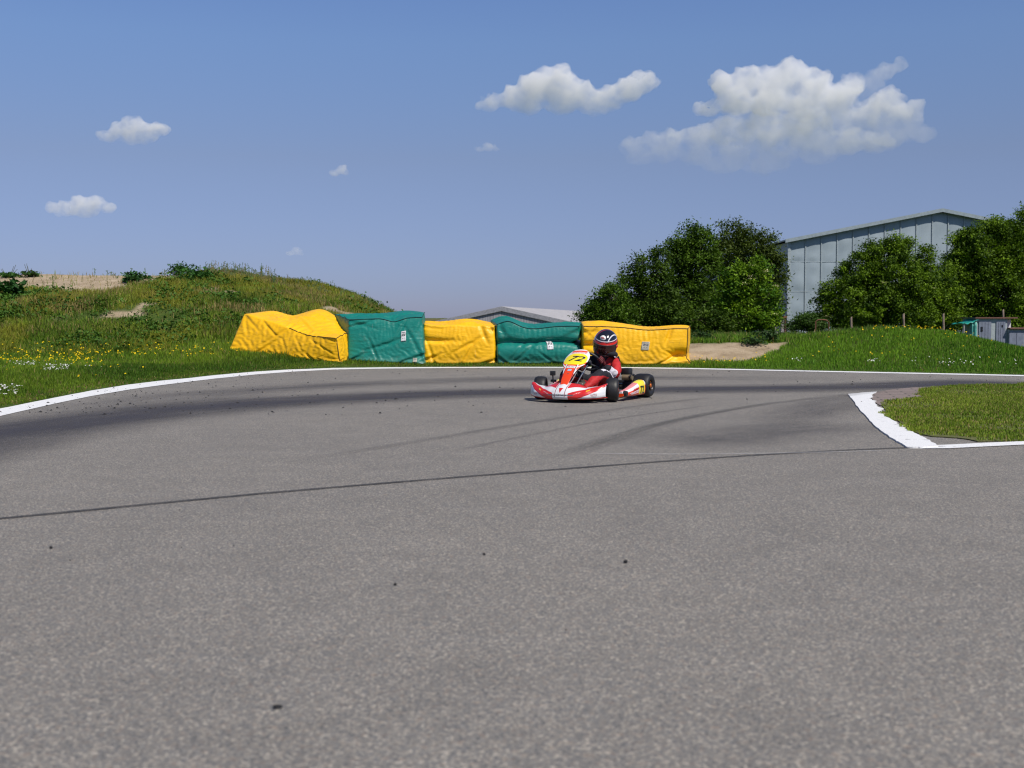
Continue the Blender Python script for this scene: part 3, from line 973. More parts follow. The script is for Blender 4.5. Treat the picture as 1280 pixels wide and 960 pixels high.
bag('long yellow bag at the right end of the row, behind the driver', YEL, SEAM_Y,
    [(730, 458, 24.2), (857, 460, 24.0), (859, 411, 24.0), (730, 408, 24.2), (729, 453, 25.3), (858, 454, 25.1), (862, 408, 25.0), (727, 403.5, 25.3)],
    s5, 0.045, 33, (62, 28, 28), keep=0.045, seams=('front', 'right', 'rightv'), tags=((0.60, 0.56, 0.075, 0.23, 'grey'),))
# ================================================================== foliage materials
def leafmat(name, trans=0.35, rough=0.55, spec=0.3):
    t = NT(name)
    a = t.n('ShaderNodeAttribute', attribute_name='tint').outputs['Color']
    b = t.n('ShaderNodeBsdfPrincipled', ins={'Roughness': rough, 'Specular IOR Level': spec})
    t.l(a, b.inputs['Base Color'])
    tl = t.n('ShaderNodeBsdfTranslucent')
    br = t.mix(1.0, a, (1.25, 1.35, 0.7), 'MULTIPLY')
    t.l(br, tl.inputs['Color'])
    mx = t.n('ShaderNodeMixShader', ins={0: trans, 1: b.outputs[0], 2: tl.outputs[0]})
    return t.done(mx.outputs[0])
GRASS = leafmat('grass_blades', 0.30, 0.6, 0.2)
LEAF = leafmat('tree_leaves', 0.22, 0.6, 0.18)

# ================================================================== grass
def pick(n, x0, x1, y0, y1, accept):
    """random points inside a box that pass accept(X, Y) -> probability"""
    out = []
    tot = 0
    while tot < n:
        X = RNG.uniform(x0, x1, n * 2); Y = RNG.uniform(y0, y1, n * 2)
        k = RNG.random(len(X)) < accept(X, Y)
        out.append(np.stack([X[k], Y[k]], 1)); tot += int(k.sum())
        if len(out) > 40: break
    return np.concatenate(out)[:n]

def blades(name, P, Z, hgt, wid, col, label, cat, lean=0.45, mat=GRASS):
    n = len(P)
    a = RNG.uniform(0, 2 * np.pi, n)
    la = RNG.uniform(0, 2 * np.pi, n); ln = np.abs(RNG.normal(0, lean, n))
    dx, dy = np.cos(a) * wid / 2, np.sin(a) * wid / 2
    lx, ly = np.cos(la) * ln * hgt, np.sin(la) * ln * hgt
    hz = hgt * np.sqrt(np.clip(1 - np.minimum(ln, 0.9) ** 2, 0.15, 1))
    V = np.zeros((n, 5, 3))
    V[:, 0] = np.stack([P[:, 0] - dx, P[:, 1] - dy, Z - 0.01], 1)
    V[:, 1] = np.stack([P[:, 0] + dx, P[:, 1] + dy, Z - 0.01], 1)
    V[:, 2] = np.stack([P[:, 0] + dx * .75 + lx * .4, P[:, 1] + dy * .75 + ly * .4, Z + hz * .62], 1)
    V[:, 3] = np.stack([P[:, 0] - dx * .75 + lx * .4, P[:, 1] - dy * .75 + ly * .4, Z + hz * .62], 1)
    V[:, 4] = np.stack([P[:, 0] + lx, P[:, 1] + ly, Z + hz], 1)
    b = np.arange(n)[:, None] * 5
    F = np.concatenate([b + np.array([[0, 1, 2]]), b + np.array([[0, 2, 3]]), b + np.array([[3, 2, 4]])], 1)
    me = fast_mesh(name, V.reshape(-1, 3), F, 3, np.repeat(col, 5, 0))
    o = link(name, me, mat)
    return tag(o, label, cat, kind='stuff')

def lerp3(a, b, f):
    return np.asarray(a)[None] * (1 - f[:, None]) + np.asarray(b)[None] * f[:, None]

def tint(P, base, alt, straw, fs, sscale=0.6, jit=0.25):
    f = np.clip(fbm(P[:, 0] * sscale, P[:, 1] * sscale + 30, 4) * 2.4 - 0.7, 0, 1)
    c = lerp3(base, alt, np.clip(f + RNG.normal(0, 0.25, len(P)), 0, 1))
    c = np.where((RNG.random(len(P)) < fs)[:, None], np.asarray(straw)[None] * RNG.uniform(0.7, 1.2, (len(P), 1)), c)
    return np.clip(c * (1 + RNG.normal(0, jit, (len(P), 1))), 0.002, 1)

G_DARK, G_MID, G_LIT, STRAW = (0.0591, 0.1375, 0.0100), (0.06, 0.13, 0.010), (0.1890, 0.2880, 0.0216), (0.30, 0.23, 0.09)

# verge on the left, lush and short near the line
def acc_left(X, Y):
    d = edge_dist(X, Y)
    return ((d > 0.05) & (X > -0.45 * Y - 2.4) & (sand_mask(X, Y) < 0.3)) * np.where(Y < 16, 1, np.where(Y < 22, 0.75, 0.55))
P = pick(165000, -14.5, 4.2, 11.5, 26.5, acc_left)
d = edge_dist(P[:, 0], P[:, 1])
hg = RNG.uniform(0.03, 0.085, len(P)) * (0.55 + 0.75 * smooth01(d / 1.6)) * (0.7 + 0.7 * fbm(P[:, 0] * 1.1, P[:, 1] * 1.1, 3))
hg = np.where(d < 0.3, hg * 0.6, hg)
cl = tint(P, G_DARK, G_LIT, STRAW, 0.04 + 0.16 * (d < 0.35)) * (0.72 + 0.2 * smooth01((d - 1.2) / 2))[:, None]
blades('verge_grass', P, height(P[:, 0], P[:, 1]), hg, 0.011, cl, 'short green grass of the verge between line and left bank', 'grass')

# face of the left bank: patchy weeds, straw and bare spots
def acc_bank(X, Y):
    s = sand_mask(X, Y)
    return (X > -0.45 * Y - 1) * np.where(s > 0.4, 0.010, 1) * np.clip(fbm(X * 0.9, Y * 0.9, 4) * 3.6 - 1.15, 0.08, 1) * (X < -1.5)
P = pick(120000, -18, -1.5, 24.5, 37.5, acc_bank)
pn = fbm(P[:, 0] * 0.55 + 60, P[:, 1] * 0.7 + 5, 4)
hn = fbm(P[:, 0] * 0.8 + 5, P[:, 1] * 0.8, 3)
hg = RNG.uniform(0.06, 0.17, len(P)) * (0.35 + 1.4 * hn)
drt = smooth01((pn - 0.46) / 0.14) * smooth01((P[:, 1] - 25.5) / 2.5)
cl = tint(P, (0.0715, 0.1365, 0.0130), (0.2106, 0.2665, 0.0286), STRAW, 0.11 + 0.5 * drt, 0.9)
yel = smooth01((fbm(P[:, 0] * 1.1 + 20, P[:, 1] * 1.1 + 3, 3) - 0.5) / 0.12) * 0.8
cl = cl * (0.62 + 0.75 * fbm(P[:, 0] * 1.7 + 70, P[:, 1] * 1.7, 3))[:, None]
cl = cl * (1 - yel[:, None] * 0.7) + np.array([0.25, 0.235, 0.026])[None] * yel[:, None] * 0.7
blades('bank_grass', P, height(P[:, 0], P[:, 1]), hg, 0.017, cl, 'patchy weeds and straw grass covering the left bank', 'grass', 0.5)

# broad leaved weeds on the bank
def leafy(name, P, Z, per, size, spread, up, colA, colB, label, cat):
    n = len(P) * per
    base = np.repeat(np.column_stack([P, Z]), per, 0)
    sc = np.repeat(RNG.uniform(0.6, 1.4, len(P)), per)
    off = RNG.normal(0, 1, (n, 3)) * np.array([spread, spread, 0])[None] * sc[:, None]
    off[:, 2] = RNG.uniform(0.02, 1.0, n) * up * sc * np.exp(-np.hypot(off[:, 0], off[:, 1]) / (spread * 1.5))
    C = base + off
    s = size * RNG.uniform(0.5, 1.3, n) * sc ** 0.5
    return quads_at(name, C, s, lerp3(colA, colB, np.clip(np.repeat(RNG.random(len(P)), per) * 0.7 + RNG.random(n) * 0.4, 0, 1)) , 0.6, label, cat)

def quads_mesh(name, C, s, col, updir=0.5, aspect=0.55):
    """leaf shaped rhombi, randomly oriented with an upward bias"""
    n = len(C)
    nr = RNG.normal(0, 1, (n, 3)); nr[:, 2] = np.abs(nr[:, 2]) + updir
    nr /= np.linalg.norm(nr, axis=1, keepdims=True)
    t0 = RNG.normal(0, 1, (n, 3))
    t1 = np.cross(nr, t0); t1 /= np.linalg.norm(t1, axis=1, keepdims=True) + 1e-9
    t2 = np.cross(nr, t1)
    L = (s / 2)[:, None]
    V = np.zeros((n, 4, 3))
    V[:, 0] = C - t1 * L; V[:, 2] = C + t1 * L
    V[:, 1] = C + t2 * L * aspect + nr * L * 0.15; V[:, 3] = C - t2 * L * aspect + nr * L * 0.15
    F = (np.arange(n)[:, None] * 4 + np.arange(4)[None])
    return fast_mesh(name, V.reshape(-1, 3), F, 4, np.repeat(np.clip(col, 0.001, 1), 4, 0))

def quads_at(name, C, s, col, updir, label, cat, mat=None, kind='stuff'):
    o = link(name, quads_mesh(name, C, s, col, updir), mat or LEAF)
    return tag(o, label, cat, kind=kind)

def acc_weed(X, Y):
    return (X > -0.45 * Y - 1) * (sand_mask(X, Y) < 0.3) * smooth01((fbm(X * 0.5 + 33, Y * 0.6 + 7, 3) - 0.5) / 0.1) * (Y > 25.2)
P = pick(300, -17, -2.4, 25.2, 36.8, acc_weed)
leafy('bank_weeds', P, height(P[:, 0], P[:, 1]), 46, 0.085, 0.15, 0.30, (0.032, 0.085, 0.012), (0.085, 0.17, 0.024), 'clumps of dark broad leaved weeds on the left bank', 'weeds')

# tall thin stalks along the crest
def stalks(name, P, hg, label):
    mb_v, mb_f, cols_ = [], [], []
    for (x, y), h_ in zip(P, hg):
        z = h1(x, y)
        ang = random.uniform(0, 6.28); ln = random.uniform(0.02, 0.22)
        k = len(mb_v)
        w_ = 0.006
        pts = [(x + math.cos(ang) * ln * h_ * f * f, y + math.sin(ang) * ln * h_ * f * f, z + h_ * f) for f in (0, .35, .7, 1)]
        for q in pts:
            mb_v.extend([(q[0] - w_, q[1], q[2]), (q[0] + w_, q[1], q[2])])
        for q in range(3):
            mb_f.append((k + 2 * q, k + 2 * q + 1, k + 2 * q + 3, k + 2 * q + 2))
        c = random.choice([(0.10, 0.16, 0.06), (0.14, 0.18, 0.07), (0.22, 0.19, 0.09)])
        cols_ += [c] * 8
        # seed head / small leaves
        for _ in range(random.randint(5, 11)):
            f = random.uniform(0.3, 1.0)
            qx, qy, qz = x + math.cos(ang) * ln * h_ * f * f + random.gauss(0, .025), y + math.sin(ang) * ln * h_ * f * f, z + h_ * f
            k = len(mb_v)
            a2 = random.uniform(0, 6.28); l2 = random.uniform(0.025, 0.06)
            ux, uz = math.cos(a2) * l2, math.sin(a2) * l2
            mb_v.extend([(qx, qy, qz), (qx + ux * .5 + uz * .2, qy, qz + uz * .5 - ux * .2), (qx + ux, qy + .01, qz + uz), (qx + ux * .5 - uz * .2, qy, qz + uz * .5 + ux * .2)])
            mb_f.append((k, k + 1, k + 2, k + 3)); cols_ += [c] * 4
    me = mesh_from(mb_v, mb_f, name)
    a = me.attributes.new('tint', 'FLOAT_COLOR', 'POINT')
    a.data.foreach_set('color', np.concatenate([np.array(cols_), np.ones((len(cols_), 1))], 1).astype(np.float32).ravel())
    o = link(name, me, GRASS)
    return tag(o, label, 'grass', kind='stuff')
P, H_ = [], []
for _ in range(330):
    px = random.choice([random.uniform(255, 345), random.uniform(255, 345), random.uniform(200, 500), random.uniform(345, 490)])
    y = CREST_Y + random.uniform(-1.5, 1.2)
    x = (px - 640) / F_PX * y
    P.append((x, y)); H_.append(random.uniform(0.10, 0.42) * (1.25 if px < 345 else 0.75) * random.uniform(0.4, 1))
for _ in range(26):
    px = random.uniform(-20, 200); y = random.uniform(31, 37)
    P.append(((px - 640) / F_PX * y, y)); H_.append(random.uniform(0.08, 0.3))
stalks('crest_stalks', P, H_, 'tall thin seeding stalks standing along the crest of the left bank')

# individual weeds that stand out on the crest against the sky
def weed(px, Y, r, hgt, per, label, colA, colB, leaf=0.08, twigs=0):
    x = (px - 640) / F_PX * Y
    z = h1(x, Y)
    root = empty('weed_plant', (x, Y, z))
    tag(root, label, 'plant')
    C = RNG.normal(0, 1, (per, 3))
    C /= np.linalg.norm(C, axis=1, keepdims=True)
    C *= RNG.random((per, 1)) ** 0.45
    lump = 1 + 0.45 * np.sin(C[:, 0:1] * 5 + 1) * np.cos(C[:, 2:3] * 6)
    C = C * np.array([[r, r, hgt / 2]]) * lump
    C[:, 2] += hgt * 0.5
    C[:, 2] = np.maximum(C[:, 2], 0.01)
    o = link('foliage', quads_mesh('foliage', C, leaf * RNG.uniform(0.5, 1.3, per), lerp3(colA, colB, RNG.random(per)), 0.4), LEAF, root)
    mb = MB()
    for k in range(7):
        a = k * 0.9; l = hgt * random.uniform(0.6, 0.95)
        mb.tube([(0, 0, -0.05), (math.cos(a) * r * .25, math.sin(a) * r * .25, l * .5), (math.cos(a) * r * .5, math.sin(a) * r * .5, l)], [0.012, 0.008, 0.004], 5)
    for k in range(twigs):
        a = random.uniform(0, 6.28)
        mb.tube([(0, 0, 0), (math.cos(a) * r * .4, 0, hgt * .8), (math.cos(a) * r * .7, 0, hgt * random.uniform(1.3, 2.6))], [0.012, 0.009, 0.005], 5)
    mb.build('stem', STEM, root)
    return root
STEM = plain('green_brown_stems', (0.07, 0.075, 0.03), 0.8)
DKA, DKB = (0.018, 0.065, 0.012), (0.05, 0.14, 0.022)
weed(228, 35.6, 0.36, 0.36, 900, 'rounded dark green bush on the crest of the left bank where the bare sand ends', DKA, DKB)
weed(12, 36.2, 0.42, 0.16, 420, 'low weed clump with upright bare twigs at the far left of the sandy crest', DKA, DKB, 0.10, 5)
weed(41, 36.2, 0.32, 0.17, 300, 'low weed with thin twigs on the sandy crest, right of the twiggy clump', (0.03, 0.05, 0.02), DKB, 0.10, 4)
weed(178, 34.8, 0.34, 0.10, 300, 'flat spreading weed at the edge of the bare sand, left of the rounded bush', DKA, DKB, 0.10)
weed(168, 33.2, 0.30, 0.30, 420, 'broad leaved weed below the sand edge, left of the rounded bush', DKA, (0.04, 0.11, 0.03), 0.12)
weed(15, 30.2, 0.36, 0.42, 420, 'large coarse weed with long leaves on the bank below the sand at the far left', DKA, (0.03, 0.09, 0.02), 0.17)
weed(250, 33.5, 0.55, 0.32, 700, 'wide dark weed clump on the bank under the rounded bush', DKA, DKB, 0.10)

# right mound
def acc_mound(X, Y):
    d = edge_dist(X, Y)
    return ((d > 0.05) & (X > 3.3) & (X < 0.45 * Y + 2.5) & (sand_mask(X, Y) < 0.35)) * np.where(d < 1.5, 0.8, 1)
P = pick(165000, 3.0, 15, 18.5, 30.5, acc_mound)
d = edge_dist(P[:, 0], P[:, 1])
hg = RNG.uniform(0.035, 0.10, len(P)) * (0.45 + 0.6 * smooth01(d / 1.2)) * (0.7 + 0.6 * fbm(P[:, 0], P[:, 1], 3))
hg = np.where(d < 0.25, hg * 0.45, hg)
cl = tint(P, (0.0588, 0.1540, 0.0098), (0.1502, 0.2795, 0.0182), (0.24, 0.20, 0.07), 0.03, 0.45)
blades('mound_grass', P, height(P[:, 0], P[:, 1]), hg, 0.011, cl, 'lush green grass covering the low mound on the right', 'grass')

# plateau edge behind the sandy face + narrow strip behind the bags
def acc_plat(X, Y):
    return ((X > 0.2) & (X < 0.45 * Y)) * (sand_mask(X, Y) < 0.4) * 1.0
P = pick(26000, 0.2, 12, 25.8, 34, acc_plat)
hg = RNG.uniform(0.05, 0.16, len(P)) * (0.5 + 0.9 * fbm(P[:, 0] * 1.4, P[:, 1] * 1.4, 3))
cl = tint(P, (0.0500, 0.1063, 0.0150), (0.1250, 0.2000, 0.0275), STRAW, 0.12, 0.9)
blades('plateau_grass', P, height(P[:, 0], P[:, 1]), hg, 0.017, cl, 'rough grass along the top edge of the sandy face', 'grass')

# infield
ISA = np.array([(p.x, p.y) for p in ISLW])
def in_poly(X, Y, poly):
    ins = np.zeros(X.shape, bool); j = len(poly) - 1
    for i in range(len(poly)):
        xi, yi = poly[i]; xj, yj = poly[j]
        ins ^= ((yi > Y) != (yj > Y)) & (X < (xj - xi) * (Y - yi) / (yj - yi + 1e-12) + xi)
        j = i
    return ins
def acc_isl(X, Y):
    jx = (fbm(X * 4, Y * 4, 2) - 0.5) * 0.4
    return (in_poly(X + jx, Y + jx, ISA) & (X < 0.46 * Y + 3.0)) * np.clip(fbm(X * 1.7, Y * 1.7, 4) * 4 - 1.0, 0.25, 1)
P = pick(190000, 2.5, 11.5, 7.5, 18, acc_isl)
hg = RNG.uniform(0.012, 0.040, len(P)) * (0.55 + 0.8 * fbm(P[:, 0] * 1.8, P[:, 1] * 1.8, 3))
cl = tint(P, (0.1205, 0.1958, 0.0162), (0.2268, 0.2903, 0.0324), (0.32, 0.25, 0.10), 0.14, 1.1)
blades('infield_grass', P, np.full(len(P), 0.010), hg, 0.009, cl, 'mown yellowish green grass of the infield behind the kerb', 'grass', 0.7)

# ------------------------------------------------------------------ flowers
def flowers(name, P, Z, s, col, label, hlo, hhi):
    n = len(P); k = 6
    h_ = RNG.uniform(hlo, hhi, n)
    C = np.column_stack([P, Z + h_])
    V = np.zeros((n, k + 1, 3)); F = []
    tilt = RNG.normal(0, 0.35, (n, 2)); tilt[:, 1] -= 0.35
    for q in range(k):
        a = 2 * np.pi * q / k
        dx, dy = np.full(n, np.cos(a) * s), np.full(n, np.sin(a) * s)
        V[:, q] = C + np.stack([dx, dy, dx * tilt[:, 0] + dy * -tilt[:, 1] * 1.0 + 0.3 * s], 1)
    V[:, k] = C
    for q in range(k):
        F.append(np.stack([np.arange(n) * (k + 1) + q, np.arange(n) * (k + 1) + (q + 1) % k, np.arange(n) * (k + 1) + k], 1))
    F = np.concatenate(F)
    cc = np.repeat(np.asarray(col)[None] * RNG.uniform(0.75, 1.1, (n, 1)), k + 1, 0)
    o = link(name, fast_mesh(name, V.reshape(-1, 3), F, 3, cc), GRASS)
    return tag(o, label, 'flowers', kind='stuff')
def scatter_px(n, x0, x1, y0, y1, clus=0.0, ylo=11.5, yhi=31.0):
    """points on the terrain that are seen inside a window of the photo, partly in clusters"""
    cs = []
    out = []
    def one():
        for _ in range(4000):
            Y = ylo + (yhi - ylo) * random.random(); px = random.uniform(x0, x1)
            X = (px - 640) / F_PX * Y
            z = h1(X, Y); py = HORIZON + (CAM_H - z) * F_PX / Y
            if y0 < py < y1: return X, Y
        return None
    for _ in range(12):
        q = one()
        if q: cs.append(q)
    while len(out) < n:
        if cs and random.random() < clus:
            c = random.choice(cs); q = (c[0] + random.gauss(0, .22), c[1] + random.gauss(0, .35))
        else:
            q = one()
        if q: out.append(q)
    out = np.array(out)
    return out[edge_dist(out[:, 0], out[:, 1]) > 0.3]
P = np.vstack([scatter_px(210, -8, 110, 433, 456, 0.35), scatter_px(130, 90, 290, 434, 450, 0.5), scatter_px(26, 0, 180, 455, 476, 0.3)])
flowers('buttercups', P, height(P[:, 0], P[:, 1]), 0.0155, (0.85, 0.60, 0.01), 'yellow buttercups dotting the verge on the left', 0.07, 0.13)
P = np.vstack([scatter_px(60, -6, 24, 488, 506, 0.3), scatter_px(60, 18, 44, 455, 461, 0.2), scatter_px(70, 54, 84, 461, 468, 0.2)])
flowers('daisies', P, height(P[:, 0], P[:, 1]), 0.0135, (0.72, 0.72, 0.70), 'patches of white daisies in the verge on the left', 0.05, 0.09)
def scatter_mound(n, x0, x1, y0, y1):
    out = []
    while len(out) < n:
        Y = random.uniform(20.5, 26.0); px = random.uniform(x0, x1)
        X = (px - 640) / F_PX * Y
        z = h1(X, Y); py = HORIZON + (CAM_H - z) * F_PX / Y
        if y0 < py < y1: out.append((X, Y))
    return np.array(out)
P = np.vstack([scatter_mound(40, 862, 960, 447, 459), scatter_mound(46, 1030, 1200, 409, 418), scatter_mound(45, 960, 1280, 418, 456), scatter_mound(14, 1180, 1270, 411, 428)])
P = P[edge_dist(P[:, 0], P[:, 1]) > 0.3]
flowers('buttercups', P, height(P[:, 0], P[:, 1]), 0.0155, (0.80, 0.55, 0.01), 'yellow buttercups dotting the grass mound on the right', 0.08, 0.13)
P = np.vstack([scatter_mound(38, 1140, 1280, 452, 461), scatter_mound(14, 990, 1005, 453, 457), scatter_mound(10, 1085, 1100, 453, 458)])
P = P[edge_dist(P[:, 0], P[:, 1]) > 0.25]
flowers('daisies', P, height(P[:, 0], P[:, 1]), 0.0125, (0.72, 0.75, 0.72), 'white daisies along the foot of the mound on the right', 0.06, 0.1)
# ================================================================== trees and bushes
BARK = plain('grey_brown_bark', (0.11, 0.085, 0.06), 0.95, 0, 0.35, 5, 0.03, 18)

def tree(name, label, cat, base, lobes, nclump, per, leaf, colA, colB, clump_r=0.32, trunk_r=0.12, flowers_n=0, group=None, upbias=0.35, twig=0.0):
    """lobes: list of (cx, cy, cz, rx, ry, rz) relative to the base; limbs are grown to the leaf clumps"""
    root = empty(name, tuple(base))
    tag(root, label, cat, group)
    vol = np.array([l[3] * l[4] * l[5] for l in lobes]) ** 0.75
    cnt = np.maximum(4, (nclump * vol / vol.sum()).astype(int))
    CC, LV = [], []
    for l, c in zip(lobes, cnt):
        d = RNG.normal(0, 1, (c, 3)); d /= np.linalg.norm(d, axis=1, keepdims=True)
        r = RNG.random((c, 1)) ** 0.33
        r = np.where(RNG.random((c, 1)) < 0.55, RNG.uniform(0.78, 1.08, (c, 1)), r)
        q = d * r
        rough = 1 + 0.34 * (fbm(d[:, 0] * 2.6 + l[0] * 3 + 9, d[:, 2] * 2.6 + d[:, 1] * 2 + l[2], 3)[:, None] - 0.5) * 2
        q = q * rough
        CC.append(q * np.array([[l[3], l[4], l[5]]]) + np.array([[l[0], l[1], l[2]]]))
    CC = np.concatenate(CC)
    CC = CC[CC[:, 2] > 0.05]
    n = len(CC)
    cs = RNG.uniform(0.55, 1.25, n) * clump_r
    rep = (per * (cs / clump_r) ** 1.5).astype(int) + 3
    idx_ = np.repeat(np.arange(n), rep)
    m = len(idx_)
    # leaves of a clump droop outwards from a twig tip
    o_ = RNG.normal(0, 0.55, (m, 3)) * cs[idx_][:, None] * np.array([[1.0, 1.0, 0.72]])
    L = CC[idx_] + o_
    ct = np.clip(RNG.normal(0.4, 0.28, n), 0, 1)
    f = np.clip(ct[idx_] + RNG.normal(0, 0.16, m), 0, 1)
    col = lerp3(colA, colB, f) * (1 + RNG.normal(0, 0.12, (m, 1)))
    s = leaf * RNG.uniform(0.6, 1.35, m)
    cr = link('crown', quads_mesh('crown', L, s, col, upbias, 0.5), LEAF, root)
    # trunk and limbs
    mb = MB()
    zc = np.average([l[2] for l in lobes], weights=vol)
    top = Vector((float(np.average([l[0] for l in lobes], weights=vol)) * 0.7, float(np.average([l[1] for l in lobes], weights=vol)) * 0.7, zc * 1.1))
    k1 = Vector((top.x * 0.25 + 0.05, top.y * 0.2, zc * 0.4))
    mb.tube([(0, 0, -0.3), (0.02, 0, zc * 0.15), tuple(k1), tuple(k1.lerp(top, 0.6)), tuple(top)], [trunk_r * 1.35, trunk_r, trunk_r * 0.8, trunk_r * 0.5, trunk_r * 0.25], 9)
    order = RNG.permutation(n)[:min(n, 70)]
    for i in order:
        e = Vector(CC[i])
        a = Vector((0, 0, zc * 0.12)).lerp(top, min(0.95, max(0.05, e.z / (zc * 1.6))) * random.uniform(0.55, 0.95))
        mid = a.lerp(e, 0.5) + Vector((random.gauss(0, .08), random.gauss(0, .08), random.uniform(0.0, .15)))
        mb.tube([tuple(a), tuple(mid), tuple(e)], [trunk_r * 0.32, trunk_r * 0.18, 0.008], 5)
    mb.build('trunk', BARK, root)
    if flowers_n:
        hi = RNG.permutation(np.where(CC[:, 1] < np.median(CC[:, 1]))[0])[:flowers_n]
        fc, fs_ = [], []
        for i in hi:
            k = 26
            q = RNG.normal(0, 1, (k, 3)) * np.array([[.07, .07, .02]]) + CC[i] + np.array([[0, -0.12, cs[i] * 0.75]])
            fc.append(q); fs_.append(np.full(k, 0.045))
        fc = np.concatenate(fc)
        link('blossom', quads_mesh('blossom', fc, np.concatenate(fs_), np.tile([[0.62, 0.60, 0.34]], (len(fc), 1)), 1.5, 0.9), LEAF, root)
    return root

def lobes_px(Y, items, base):
    """items: (px, py, rx_px, ry_px[, depth offset in m, depth radius factor])"""
    out = []
    for it in items:
        px, py, rx, ry = it[:4]
        dy = it[4] if len(it) > 4 else 0.0
        kd = it[5] if len(it) > 5 else 1.0
        c = at_depth(px, py, Y + dy)
        s = (Y + dy) / F_PX
        out.append((c.x - base[0], c.y - base[1], c.z - base[2], rx * s, max(rx, 18) * s * kd, ry * s))
    return out

def base_px(px, Y):
    x = (px - 640) / F_PX * Y
    return (x, Y, h1(x, Y))

DG_A, DG_B = (0.022, 0.050, 0.004), (0.082, 0.142, 0.011)
MG_A, MG_B = (0.026, 0.060, 0.004), (0.098, 0.180, 0.012)
OL_A, OL_B = (0.032, 0.054, 0.007), (0.095, 0.135, 0.020)
YG_A, YG_B = (0.040, 0.110, 0.006), (0.17, 0.28, 0.012)

b = base_px(757, 37)
tree('broadleaf_tree', 'small rounded green tree at the left end of the tree group behind the bags', 'tree', b,
     lobes_px(37, [(764, 376, 22, 20), (742, 396, 18, 12), (770, 396, 26, 18), (748, 388, 14, 14)], b), 150, 90, 0.085, MG_A, MG_B, 0.22, 0.07)
b = base_px(800, 38)
tree('broadleaf_tree', 'slender dark tree with upright spiky shoots, between the small rounded tree and the tallest tree', 'tree', b,
     lobes_px(38, [(797, 346, 6, 26), (803, 330, 4, 14), (788, 352, 5, 22), (778, 362, 5, 18), (826, 332, 10, 22), (818, 330, 4, 16), (815, 368, 24, 24), (802, 392, 34, 22), (832, 388, 28, 28), (785, 384, 14, 18)], b), 330, 90, 0.085, DG_A, DG_B, 0.22, 0.09)
b = base_px(868, 40)
tree('broadleaf_tree', 'tall dark green tree with an open top left of the olive tree', 'tree', b,
     lobes_px(40, [(850, 312, 10, 24), (842, 304, 5, 14), (868, 300, 10, 20), (880, 306, 8, 18), (860, 318, 16, 18), (845, 340, 20, 26), (872, 335, 28, 34), (862, 378, 36, 36), (890, 395, 30, 24), (838, 398, 22, 22)], b), 480, 90, 0.095, DG_A, MG_B, 0.26, 0.13)
b = base_px(922, 41)
tree('broadleaf_tree', 'tallest tree of the middle group, olive tinted with feathery twig tips', 'tree', b,
     lobes_px(41, [(905, 300, 14, 22), (915, 288, 5, 12), (934, 292, 8, 18), (925, 300, 12, 20), (948, 312, 14, 24), (962, 308, 4, 16), (972, 330, 5, 20), (958, 333, 18, 28), (915, 330, 34, 34), (968, 358, 15, 24), (935, 368, 38, 40), (900, 380, 30, 36), (930, 400, 42, 20)], b), 560, 85, 0.090, OL_A, OL_B, 0.27, 0.14)
b = base_px(935, 36.5)
tree('elder_bush', 'bright yellowish green elder bush with cream blossoms in front of the olive tree', 'bush', b,
     lobes_px(36.5, [(922, 362, 22, 22), (940, 345, 20, 20), (955, 378, 24, 26), (930, 390, 26, 18), (905, 382, 14, 12), (946, 402, 26, 12)], b), 250, 100, 0.09, YG_A, YG_B, 0.20, 0.06, 16)
b = base_px(890, 36)
tree('bush', 'low shadowy bush at the foot of the dark green tree, above the sandy face', 'bush', b,
     lobes_px(36, [(880, 402, 26, 14), (905, 406, 22, 12), (860, 404, 14, 12)], b), 130, 90, 0.085, DG_A, DG_B, 0.2, 0.05)
# right of the barn gable
b = base_px(1088, 55)
tree('elder_bush', 'large elder bush with cream blossoms standing in front of the barn gable', 'bush', b,
     lobes_px(55, [(1102, 318, 24, 22), (1125, 310, 14, 18), (1078, 342, 30, 26), (1118, 350, 36, 36), (1148, 366, 24, 28), (1050, 370, 24, 22), (1035, 390, 17, 16), (1085, 382, 46, 28), (1125, 395, 40, 22), (1064, 400, 30, 14)], b), 900, 110, 0.115, MG_A, YG_B, 0.27, 0.12, 16)
b = base_px(1160, 57)
tree('broadleaf_tree', 'young light green tree between the big elder bush and the large edge tree', 'tree', b,
     lobes_px(57, [(1155, 322, 8, 16), (1158, 352, 18, 20), (1178, 348, 16, 20), (1182, 372, 20, 22), (1165, 380, 30, 28), (1150, 398, 26, 16), (1180, 400, 24, 14)], b), 420, 110, 0.115, MG_A, YG_B, 0.26, 0.09)
b = base_px(1240, 61)
tree('broadleaf_tree', 'large dense tree at the right edge of the picture hiding the barn roof', 'tree', b,
     lobes_px(61, [(1212, 302, 20, 16), (1250, 288, 26, 16), (1285, 292, 30, 26), (1204, 330, 20, 22), (1235, 320, 40, 34), (1282, 330, 36, 40), (1205, 352, 34, 26), (1250, 362, 44, 36), (1300, 375, 40, 40), (1195, 385, 26, 22), (1225, 395, 30, 22), (1265, 398, 40, 22)], b), 1500, 110, 0.13, MG_A, YG_B, 0.34, 0.2)
b = base_px(1012, 34)
tree('bush', 'low light green bush beside the rusty frame at the foot of the barn', 'bush', b,
     lobes_px(34, [(1006, 402, 14, 9), (1020, 406, 14, 8), (992, 408, 8, 5)], b), 100, 80, 0.06, MG_A, (0.06, 0.12, 0.02), 0.15, 0.03)
